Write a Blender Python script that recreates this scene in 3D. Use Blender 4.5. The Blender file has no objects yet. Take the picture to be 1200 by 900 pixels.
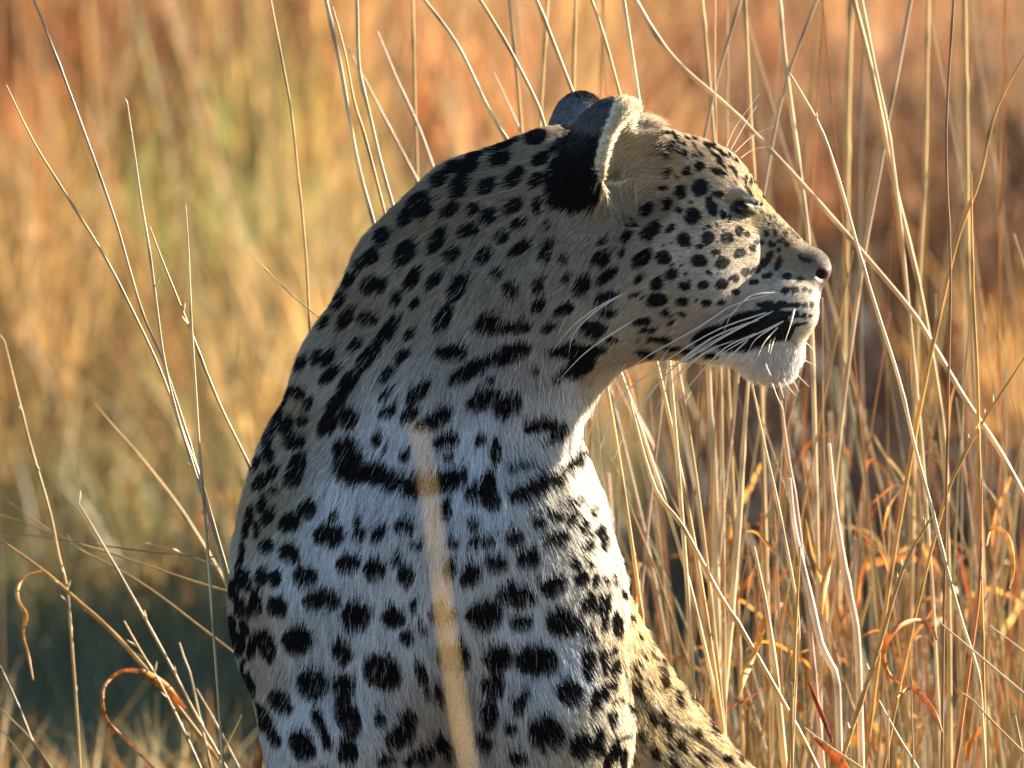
import bpy, math, random
import numpy as np
from mathutils import Vector

rng = np.random.default_rng(7)
random.seed(7)
sc = bpy.context.scene

# ------------------------------------------------------------------ camera, sky, sun, exposure
S = 1500.0                       # photograph pixels per metre in the leopard's plane
TILT = math.radians(4.5)
DIST = 12.0
ZC = 0.72                        # height of the picture centre in the leopard's plane
CAM = np.array([0.0, -DIST, ZC + DIST * math.tan(TILT)])
FWD = np.array([0.0, math.cos(TILT), -math.sin(TILT)])
UPV = np.array([0.0, math.sin(TILT), math.cos(TILT)])
FPX = S * DIST / math.cos(TILT)

cam_data = bpy.data.cameras.new('camera')
cam = bpy.data.objects.new('camera', cam_data)
sc.collection.objects.link(cam)
cam.location = CAM.tolist()
cam.rotation_euler = (math.pi / 2 - TILT, 0, 0)
cam_data.sensor_width = 36
cam_data.lens = 36 * FPX / 1200
cam_data.clip_start = 0.1
cam_data.clip_end = 5000
cam_data.dof.use_dof = True
cam_data.dof.focus_distance = DIST / math.cos(TILT) - 0.03
cam_data.dof.aperture_fstop = 14.0
sc.camera = cam

SUN_AZ = math.radians(28)        # degrees behind the picture plane, from the right
SUN_EL = math.radians(17.5)
sun_dir = Vector((math.cos(SUN_EL) * math.cos(SUN_AZ), math.cos(SUN_EL) * math.sin(SUN_AZ), math.sin(SUN_EL)))
world = bpy.data.worlds.new('World')
sc.world = world
world.use_nodes = True
wn = world.node_tree.nodes
sky = wn.new('ShaderNodeTexSky')
sky.sky_type = 'NISHITA'
sky.sun_disc = False
sky.ozone_density = 3.5
sky.dust_density = 0.3
sky.sun_elevation = SUN_EL
sky.sun_rotation = math.atan2(sun_dir.x, sun_dir.y)
world.node_tree.links.new(sky.outputs[0], wn['Background'].inputs[0])
wn['Background'].inputs[1].default_value = 0.06
sun_data = bpy.data.lights.new('sun', 'SUN')
sun_data.energy = 5.0
sun_data.angle = math.radians(0.5)
sun_data.color = (1.0, 0.87, 0.68)
sun = bpy.data.objects.new('sun', sun_data)
sc.collection.objects.link(sun)
sun.rotation_euler = sun_dir.to_track_quat('Z', 'Y').to_euler()
sun.location = (6, 5, 6)
vs = sc.view_settings
vs.view_transform = 'Standard'
vs.look = 'None'
vs.exposure = 2.36
vs.gamma = 1.0
sc.cycles.use_denoising = True
sc.cycles.max_bounces = 14
sc.cycles.diffuse_bounces = 12
sc.cycles.transmission_bounces = 12
sc.cycles.transparent_max_bounces = 8
sc.cycles_curves.shape = 'RIBBONS'
sc.cycles_curves.subdivisions = 2


# ------------------------------------------------------------------ helpers
def at(px, py, d=0.0):
    """world point seen at photograph pixel (px, py) standing d metres behind the leopard's plane"""
    px, py, d = np.broadcast_arrays(np.asarray(px, float), np.asarray(py, float), np.asarray(d, float))
    v = FWD * FPX + np.stack([px - 600, 0 * px, 0 * px], -1) + (450 - py)[..., None] * UPV
    t = (d - CAM[1]) / v[..., 1]
    return CAM + v * t[..., None]


def seen(P):
    q = P - CAM
    z = q @ FWD
    return 600 + FPX * q[..., 0] / z, 450 - FPX * (q @ UPV) / z


def norm(v):
    return v / np.maximum(np.linalg.norm(v, axis=-1, keepdims=True), 1e-9)


def tag(o, label=None, cat=None, group=None, kind=None):
    if label: o['label'] = label
    if cat: o['category'] = cat
    if group: o['group'] = group
    if kind: o['kind'] = kind
    return o


def mesh_np(name, V, Q, mat=None, col=None, smooth=True, parent=None, extra=None):
    """V (n,3), Q (m,3|4) -> linked mesh object"""
    V = np.ascontiguousarray(V, np.float32); Q = np.ascontiguousarray(Q, np.int32)
    me = bpy.data.meshes.new(name)
    me.vertices.add(len(V)); me.vertices.foreach_set('co', V.ravel())
    k = Q.shape[1]
    me.loops.add(Q.size); me.loops.foreach_set('vertex_index', Q.ravel())
    me.polygons.add(len(Q))
    me.polygons.foreach_set('loop_start', np.arange(0, Q.size, k, dtype=np.int32))
    me.update(calc_edges=True)
    me.polygons.foreach_set('use_smooth', np.full(len(Q), smooth))
    if col is not None:
        a = me.color_attributes.new('tint', 'FLOAT_COLOR', 'POINT')
        c = np.ones((len(V), 4), np.float32); c[:, :3] = col
        a.data.foreach_set('color', c.ravel())
    for k2, arr in (extra or {}).items():
        a = me.attributes.new(k2, 'FLOAT', 'POINT'); a.data.foreach_set('value', np.asarray(arr, np.float32))
    me.validate()
    if mat: me.materials.append(mat)
    o = bpy.data.objects.new(name, me)
    sc.collection.objects.link(o)
    if parent: o.parent = parent
    return o


def node_mat(name):
    m = bpy.data.materials.new(name); m.use_nodes = True
    nt = m.node_tree
    for n in list(nt.nodes): nt.nodes.remove(n)
    out = nt.nodes.new('ShaderNodeOutputMaterial')
    return m, nt, out


def attr_mix(nt, amount=0.25, scale=60.0, attr='tint', kind='GEOMETRY', stretch=None):
    """attribute colour, brightness-varied by noise"""
    a = nt.nodes.new('ShaderNodeAttribute'); a.attribute_name = attr
    tc = nt.nodes.new('ShaderNodeTexCoord')
    mp = nt.nodes.new('ShaderNodeMapping')
    if stretch: mp.inputs['Scale'].default_value = stretch
    n = nt.nodes.new('ShaderNodeTexNoise'); n.inputs['Scale'].default_value = scale
    n.inputs['Detail'].default_value = 4
    nt.links.new(tc.outputs['Object'], mp.inputs[0]); nt.links.new(mp.outputs[0], n.inputs['Vector'])
    mr = nt.nodes.new('ShaderNodeMapRange')
    mr.inputs['From Min'].default_value = 0.3; mr.inputs['From Max'].default_value = 0.7
    mr.inputs['To Min'].default_value = 1 - amount; mr.inputs['To Max'].default_value = 1 + amount
    nt.links.new(n.outputs['Fac'], mr.inputs[0])
    mul = nt.nodes.new('ShaderNodeVectorMath'); mul.operation = 'SCALE'
    nt.links.new(a.outputs['Color'], mul.inputs[0]); nt.links.new(mr.outputs[0], mul.inputs['Scale'])
    return mul.outputs[0]


def leafy_mat(name, trans=0.35, rough=0.45, spec=0.3, amount=0.25, scale=60, stretch=None):
    m, nt, out = node_mat(name)
    c = attr_mix(nt, amount, scale, stretch=stretch)
    p = nt.nodes.new('ShaderNodeBsdfPrincipled')
    p.inputs['Roughness'].default_value = rough
    p.inputs['Specular IOR Level'].default_value = spec
    nt.links.new(c, p.inputs['Base Color'])
    t = nt.nodes.new('ShaderNodeBsdfTranslucent'); nt.links.new(c, t.inputs[0])
    mx = nt.nodes.new('ShaderNodeMixShader'); mx.inputs[0].default_value = trans
    nt.links.new(p.outputs[0], mx.inputs[1]); nt.links.new(t.outputs[0], mx.inputs[2])
    nt.links.new(mx.outputs[0], out.inputs[0])
    return m


def vnoise(P, seed=0):
    """smooth value noise, 3 components in -1..1"""
    P = np.asarray(P, float)
    i = np.floor(P).astype(np.int64); f = P - i
    f = f * f * (3 - 2 * f)
    r = np.zeros(P.shape)
    for dx in (0, 1):
        for dy in (0, 1):
            for dz in (0, 1):
                h = (i[..., 0] + dx) * 374761393 + (i[..., 1] + dy) * 668265263 + (i[..., 2] + dz) * 2147483647 + seed * 1442695041
                h = (h ^ (h >> 13)) * 1274126177 & 0xFFFFFFFF
                w = (f[..., 0] if dx else 1 - f[..., 0]) * (f[..., 1] if dy else 1 - f[..., 1]) * (f[..., 2] if dz else 1 - f[..., 2])
                for c in range(3):
                    hc = (h * (c * 2 + 3) + 12345 * c) & 0xFFFFFFFF
                    hc = (hc ^ (hc >> 15)) * 2246822519 & 0xFFFFFFFF
                    r[..., c] += w * ((hc & 0xFFFF) / 32767.5 - 1)
    return r


def idw(px, py, ctrl, power=3.0, soft=12.0):
    """inverse-distance interpolation of control rows (x, y, values...)"""
    C = np.array(ctrl, float)
    num = np.zeros((len(px), C.shape[1] - 2)); den = np.zeros(len(px))
    for row in C:
        d2 = (px - row[0]) ** 2 + (py - row[1]) ** 2 + soft ** 2
        w = d2 ** (-power / 2)
        num += w[:, None] * row[2:]; den += w
    return num / den[:, None]


def inside(px, py, poly):
    r = np.zeros(len(px), bool)
    n = len(poly)
    for k in range(n):
        x0, y0 = poly[k]; x1, y1 = poly[(k + 1) % n]
        c = ((y0 > py) != (y1 > py))
        with np.errstate(divide='ignore', invalid='ignore'):
            xi = (x1 - x0) * (py - y0) / (y1 - y0 + 1e-12) + x0
        r ^= c & (px < xi)
    return r


def catmull(P, n):
    P = np.asarray(P, float)
    if len(P) == 2:
        t = np.linspace(0, 1, n)[:, None]; return P[0] * (1 - t) + P[1] * t
    E = np.vstack([2 * P[0] - P[1], P, 2 * P[-1] - P[-2]])
    seg = len(P) - 1
    u = np.linspace(0, seg, n); i = np.minimum(u.astype(int), seg - 1); t = (u - i)[:, None]
    p0, p1, p2, p3 = E[i], E[i + 1], E[i + 2], E[i + 3]
    return 0.5 * ((2 * p1) + (-p0 + p2) * t + (2 * p0 - 5 * p1 + 4 * p2 - p3) * t ** 2 + (-p0 + 3 * p1 - 3 * p2 + p3) * t ** 3)


def tube(P, R, sides=6):
    """one closed tube along P with radii R -> V, Q(quads), ring index"""
    P = np.asarray(P, float); R = np.asarray(R, float)
    T = norm(np.gradient(P, axis=0))
    ref = np.where(np.abs(T[:, [1]]) < 0.9, np.array([[0, 1.0, 0]]), np.array([[1.0, 0, 0]]))
    A = norm(np.cross(T, ref)); B = np.cross(T, A)
    a = np.linspace(0, 2 * math.pi, sides, endpoint=False)
    V = P[:, None] + R[:, None, None] * (np.cos(a)[None, :, None] * A[:, None] + np.sin(a)[None, :, None] * B[:, None])
    n = len(P); V = V.reshape(-1, 3)
    i = np.arange(n - 1)[:, None] * sides; j = np.arange(sides)[None]
    j2 = (j + 1) % sides
    Q = np.stack([i + j, i + j2, i + sides + j2, i + sides + j], -1).reshape(-1, 4)
    return V, Q


# ------------------------------------------------------------------ ground
def ground_z(x, y):
    return 0.03 * np.sin(x * 0.9 + 1.3) * np.sin(y * 0.7) + 0.02 * np.sin(x * 2.1 + y * 1.7)


def make_ground():
    xs = np.unique(np.concatenate([np.linspace(-900, -12, 30), np.linspace(-12, 12, 97), np.linspace(12, 900, 30)]))
    ys = np.unique(np.concatenate([np.linspace(-60, -14, 8), np.linspace(-14, 40, 217), np.linspace(40, 1500, 40)]))
    X, Y = np.meshgrid(xs, ys, indexing='ij')
    Z = ground_z(X, Y) * (np.exp(-(np.abs(X) / 60) ** 2))
    V = np.stack([X, Y, Z], -1).reshape(-1, 3)
    nx, ny = len(xs), len(ys)
    i, j = np.meshgrid(np.arange(nx - 1), np.arange(ny - 1), indexing='ij')
    a = (i * ny + j).ravel()
    Q = np.stack([a, a + ny, a + ny + 1, a + 1], -1)
    m, nt, out = node_mat('savanna_soil')
    tc = nt.nodes.new('ShaderNodeTexCoord')
    n = nt.nodes.new('ShaderNodeTexNoise'); n.inputs['Scale'].default_value = 3.0; n.inputs['Detail'].default_value = 8
    nt.links.new(tc.outputs['Object'], n.inputs['Vector'])
    r = nt.nodes.new('ShaderNodeValToRGB')
    r.color_ramp.elements[0].position = 0.35; r.color_ramp.elements[0].color = (0.035, 0.03, 0.018, 1)
    r.color_ramp.elements[1].position = 0.7; r.color_ramp.elements[1].color = (0.14, 0.09, 0.045, 1)
    nt.links.new(n.outputs['Fac'], r.inputs[0])
    p = nt.nodes.new('ShaderNodeBsdfPrincipled'); p.inputs['Roughness'].default_value = 0.95
    nt.links.new(r.outputs[0], p.inputs['Base Color'])
    b = nt.nodes.new('ShaderNodeBump'); b.inputs['Strength'].default_value = 0.6; b.inputs['Distance'].default_value = 0.03
    nt.links.new(n.outputs['Fac'], b.inputs['Height']); nt.links.new(b.outputs[0], p.inputs['Normal'])
    nt.links.new(p.outputs[0], out.inputs[0])
    o = mesh_np('ground', V, Q, m)
    tag(o, 'brown soil under the dry savanna grass', 'ground', kind='structure')


make_ground()
FUR_COUNT = 420000
# ------------------------------------------------------------------ the leopard's body: one continuous surface
def W(px, py, d):
    """world point in pixel units; d = depth in pixels behind the head's middle plane"""
    return at(px, py, d / S) * S


def axis(lo, fine_lo, fine_hi, hi, fine, coarse):
    a = np.arange(fine_lo, fine_hi, fine)
    l = np.arange(fine_lo - coarse, lo - coarse, -coarse)[::-1] if lo < fine_lo else np.zeros(0)
    h = np.arange(a[-1] + coarse, hi + coarse, coarse) if hi > fine_hi else np.zeros(0)
    return np.concatenate([l, a, h]).astype(np.float32)


zt = float(W(700, 60, 0)[2])
GX = axis(-360, -360, 405, 405, 3, 9)
GY = axis(-285, -285, 190, 900, 3, 9)
GZ = axis(-30, float(W(0, 930, 0)[2]), zt, zt, 3, 9)
SD = np.full((len(GX), len(GY), len(GZ)), 80.0, np.float32)


def region(c, ext):
    sl = []
    for g, a, b in ((GX, c[0] - ext[0], c[0] + ext[0]), (GY, c[1] - ext[1], c[1] + ext[1]), (GZ, c[2] - ext[2], c[2] + ext[2])):
        sl.append(slice(max(int(np.searchsorted(g, a)) - 1, 0), min(int(np.searchsorted(g, b)) + 1, len(g))))
    return tuple(sl)


def coords(sl):
    return GX[sl[0]][:, None, None], GY[sl[1]][None, :, None], GZ[sl[2]][None, None, :]


def blend(sl, d, k, mode):
    F = SD[sl]
    if mode == 'add':
        h = np.maximum(k - np.abs(F - d), 0) / k
        SD[sl] = np.minimum(F, d) - h * h * k * 0.25
    else:
        d = -d
        h = np.maximum(k - np.abs(F - d), 0) / k
        SD[sl] = np.maximum(F, d) + h * h * k * 0.25


def rotm(pitch=0, yaw=0, roll=0):
    """pitch: turn in the picture plane (counter-clockwise), yaw about vertical, roll about the x axis"""
    p, y, r = (math.radians(v) for v in (pitch, yaw, roll))
    cp, sp, cy, sy, cr, sr = math.cos(p), math.sin(p), math.cos(y), math.sin(y), math.cos(r), math.sin(r)
    A = np.array([[cp, 0, -sp], [0, 1, 0], [sp, 0, cp]])
    B = np.array([[cy, -sy, 0], [sy, cy, 0], [0, 0, 1]])
    C = np.array([[1, 0, 0], [0, cr, -sr], [0, sr, cr]])
    return B @ A @ C


def ell(px, py, d, rx, rz, ry, k=30, pitch=0, yaw=0, roll=0, mode='add'):
    """ellipsoid: rx along the picture's x, rz along its height, ry in depth"""
    c = W(px, py, d); m = max(rx, ry, rz) + k + 6
    sl = region(c, (m, m, m)); x, y, z = coords(sl)
    x, y, z = x - c[0], y - c[1], z - c[2]
    M = rotm(pitch, yaw, roll).T
    a = (M[0, 0] * x + M[0, 1] * y + M[0, 2] * z).astype(np.float32)
    b = (M[1, 0] * x + M[1, 1] * y + M[1, 2] * z).astype(np.float32)
    e = (M[2, 0] * x + M[2, 1] * y + M[2, 2] * z).astype(np.float32)
    k0 = np.sqrt((a / rx) ** 2 + (b / ry) ** 2 + (e / rz) ** 2)
    k1 = np.sqrt((a / rx ** 2) ** 2 + (b / ry ** 2) ** 2 + (e / rz ** 2) ** 2)
    blend(sl, k0 * (k0 - 1) / np.maximum(k1, 1e-6), k, mode)


def limb(chain, k=30, flat=1.0, mode='add'):
    """tapered rounded links through (px, py, d, r); flat scales the depth radius"""
    for (x0, y0, d0, r0), (x1, y1, d1, r1) in zip(chain[:-1], chain[1:]):
        A, B = W(x0, y0, d0), W(x1, y1, d1)
        lo, hi = np.minimum(A, B), np.maximum(A, B)
        m = max(r0, r1) * max(1, flat) + k + 6
        sl = region((lo + hi) / 2, (hi - lo) / 2 + m); x, y, z = coords(sl)
        s = np.array([1, 1 / flat, 1]); Ab, Bb = A * s, B * s
        ab = Bb - Ab; L = ab @ ab
        h = ((x - Ab[0]) * ab[0] + (y / flat - Ab[1]) * ab[1] + (z - Ab[2]) * ab[2]) / L
        h = np.clip(h, 0, 1).astype(np.float32)
        d = np.sqrt((x - Ab[0] - h * ab[0]) ** 2 + (y / flat - Ab[1] - h * ab[1]) ** 2 + (z - Ab[2] - h * ab[2]) ** 2)
        blend(sl, (d - (r0 + (r1 - r0) * h)).astype(np.float32), k, mode)


# trunk, sitting: chest towards the camera, back leading away to the right
limb([(668, 272, 4, 112), (582, 362, 10, 142), (505, 485, 16, 145), (493, 600, 34, 182), (501, 715, 50, 212)], k=46, flat=0.86)
limb([(497, 690, 70, 218), (600, 900, 330, 190), (690, 1200, 560, 215)], k=60)
ell(556, 480, -45, 102, 100, 92, k=50)                                # ruff of the throat
ell(616, 515, -20, 42, 75, 80, k=34)
limb([(652, 240, 2, 84), (562, 264, 5, 68), (482, 322, 10, 53), (420, 430, 20, 48), (377, 540, 30, 50), (352, 645, 40, 52)], k=40, flat=1.05)   # nape
ell(560, 640, -95, 120, 110, 75, k=60)                                # breast
limb([(396, 690, -20, 108), (404, 850, -55, 84), (420, 1010, -40, 62), (428, 1250, -110, 48), (432, 1440, -115, 42)], k=40)
limb([(622, 700, -40, 108), (636, 850, -62, 94), (640, 1010, -40, 70), (620, 1250, -120, 48), (618, 1440, -125, 42)], k=40)
for bx in (432, 618):                                                  # fore paws and toes
    ell(bx, 1490, -150, 56, 42, 74, k=24)
    for t in (-36, -12, 12, 36):
        ell(bx + t, 1502, -205 + abs(t) * 0.5, 15, 26, 32, k=10)
limb([(648, 765, 210, 88), (812, 1080, 260, 172)], k=50)               # flank and thigh
limb([(812, 1080, 260, 165), (805, 1250, 200, 140), (760, 1440, 60, 62)], k=50)
ell(750, 1490, -10, 50, 40, 105, k=26)
limb([(560, 1100, 420, 170), (520, 1300, 330, 120), (500, 1440, 160, 60)], k=50)
ell(500, 1490, 80, 50, 40, 105, k=26)
limb([(720, 1400, 760, 60), (900, 1480, 800, 36), (1010, 1490, 640, 30)], k=20)

# head, turned in profile to the right
ell(742, 244, 0, 108, 98, 90, k=30)                                    # skull
ell(818, 241, 0, 69, 73, 66, k=26)                                     # forehead
limb([(856, 253, 0, 41), (938, 314, 0, 26)], k=20, flat=0.92)          # nose bridge
ell(953, 314, 0, 22, 21, 24, k=14, pitch=-38)
ell(950, 338, 0, 13, 22, 20, k=12)                          # nose
ell(836, 222, -42, 26, 14, 16, k=16, pitch=-22); ell(836, 222, 42, 26, 14, 16, k=16, pitch=-22)   # brow ridges
for s in (-1, 1):
    ell(782, 312, 48 * s, 92, 82, 58, k=34)                            # cheek
    ell(846, 296, 40 * s, 44, 34, 24, k=22, pitch=-30)                 # cheekbone under the eye
    ell(901, 361, 26 * s, 59, 45, 34, k=16, pitch=-6)                  # whisker pad
    limb([(880, 406, 16 * s, 22), (735, 376, 62 * s, 38)], k=22)       # lower jaw
    ell(700, 340, 66 * s, 70, 80, 44, k=40)                            # side ruff
ell(906, 411, 0, 34, 28, 30, k=30)                                     # chin
ell(690, 330, 0, 100, 98, 105, k=40)
limb([(930, 397, 34, 1.5), (905, 402, 58, 2), (826, 411, 66, 2)], k=6, mode='cut')
limb([(930, 397, -34, 1.5), (905, 402, -58, 2), (826, 411, -66, 2)], k=6, mode='cut')   # mouth
ell(966, 338, 0, 3, 14, 3, k=4, mode='cut')
for s in (-1, 1):
    ell(960, 320, 15 * s, 8, 4.5, 9, k=4, pitch=-40, mode='cut')       # nostrils
    ell(872, 244, 62 * s, 19, 11, 12, k=10, pitch=-24, mode='cut')     # eye sockets
    ell(877, 231, 50 * s, 17, 6, 8, k=8, pitch=-32)                    # upper lids


def ear(cx, cy, d, s, pitch, yaw, roll, hx=46, hz=82, hy=44, side=1):
    M = rotm(pitch, yaw, roll)
    ell(cx, cy, d, hx, hz, hy, k=20, pitch=pitch, yaw=yaw, roll=roll)
    off = M @ np.array([58.0, side * 2.0, 22.0])
    ell(cx + off[0], cy - off[2], d + off[1], hx * 1.25, hz * 0.95, hy * 1.25, k=5, pitch=pitch, yaw=yaw, roll=roll, mode='cut')


ell(752, 200, -62, 22, 26, 20, k=16)
ear(702, 192, -74, 1, -20, -15, 8)
ear(682, 180, 74, 1, -6, 42, -10, hx=44, hz=74, hy=42, side=-1)

# soft tidy, then surface nets
def nets(F, gx, gy, gz):
    sg = F < 0
    nx, ny, nz = F.shape
    c = np.zeros((nx - 1, ny - 1, nz - 1), np.uint8)
    for i in (0, 1):
        for j in (0, 1):
            for k in (0, 1):
                c += sg[i:nx - 1 + i, j:ny - 1 + j, k:nz - 1 + k]
    I = np.argwhere((c > 0) & (c < 8))
    idx = np.full(c.shape, -1, np.int32); idx[tuple(I.T)] = np.arange(len(I))
    acc = np.zeros((len(I), 3)); cnt = np.zeros(len(I))
    cor = [(i, j, k) for i in (0, 1) for j in (0, 1) for k in (0, 1)]
    G = (gx, gy, gz)
    for a in cor:
        for ax in range(3):
            if a[ax]: continue
            b = list(a); b[ax] = 1
            A = I + np.array(a); B = I + np.array(b)
            fa = F[tuple(A.T)]; fb = F[tuple(B.T)]
            m = (fa < 0) != (fb < 0)
            t = fa[m] / (fa[m] - fb[m])
            for q in range(3):
                ga, gb = G[q][A[m, q]], G[q][B[m, q]]
                acc[m, q] += ga + (gb - ga) * t
            cnt[m] += 1
    V = acc / cnt[:, None]
    Q = []
    for ax in range(3):
        sl0 = [slice(1, -1)] * 3; sl0[ax] = slice(0, -1)
        sl1 = [slice(1, -1)] * 3; sl1[ax] = slice(1, None)
        s0, s1 = sg[tuple(sl0)], sg[tuple(sl1)]
        E = np.argwhere(s0 != s1)
        flip = s0[tuple(E.T)]
        off = np.array([1, 1, 1]); off[ax] = 0
        E = E + off
        u, v = [q for q in range(3) if q != ax]
        quad = []
        for du, dv in ((-1, -1), (0, -1), (0, 0), (-1, 0)):
            P = E.copy(); P[:, u] += du; P[:, v] += dv
            quad.append(idx[tuple(P.T)])
        q = np.stack(quad, -1)
        if ax == 1: flip = ~flip
        q[~flip] = q[~flip][:, ::-1]
        Q.append(q)
    return V, np.vstack(Q)


BV, BQ = nets(SD, GX.astype(float), GY.astype(float), GZ.astype(float))
del SD


def relax(V, Q, n, lam=0.5):
    for it in range(n):
        s = np.zeros_like(V); c = np.zeros(len(V))
        for k in range(4):
            a, b = Q[:, k], Q[:, (k + 1) % 4]
            for q in range(3):
                s[:, q] += np.bincount(a, V[b, q], len(V)) + np.bincount(b, V[a, q], len(V))
            c += np.bincount(a, minlength=len(V)) + np.bincount(b, minlength=len(V))
        V = V + lam * (s / c[:, None] - V)
    return V


BV = relax(BV, BQ, 3)
BV[:, 2] = np.maximum(BV[:, 2], 2.0)
FN = np.cross(BV[BQ[:, 2]] - BV[BQ[:, 0]], BV[BQ[:, 3]] - BV[BQ[:, 1]])
FA = np.linalg.norm(FN, axis=1) * 0.5
BN = np.zeros_like(BV)
for k in range(4):
    for q in range(3):
        BN[:, q] += np.bincount(BQ[:, k], FN[:, q], len(BV))
BN = norm(BN)
BV /= S                                                     # to metres
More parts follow.
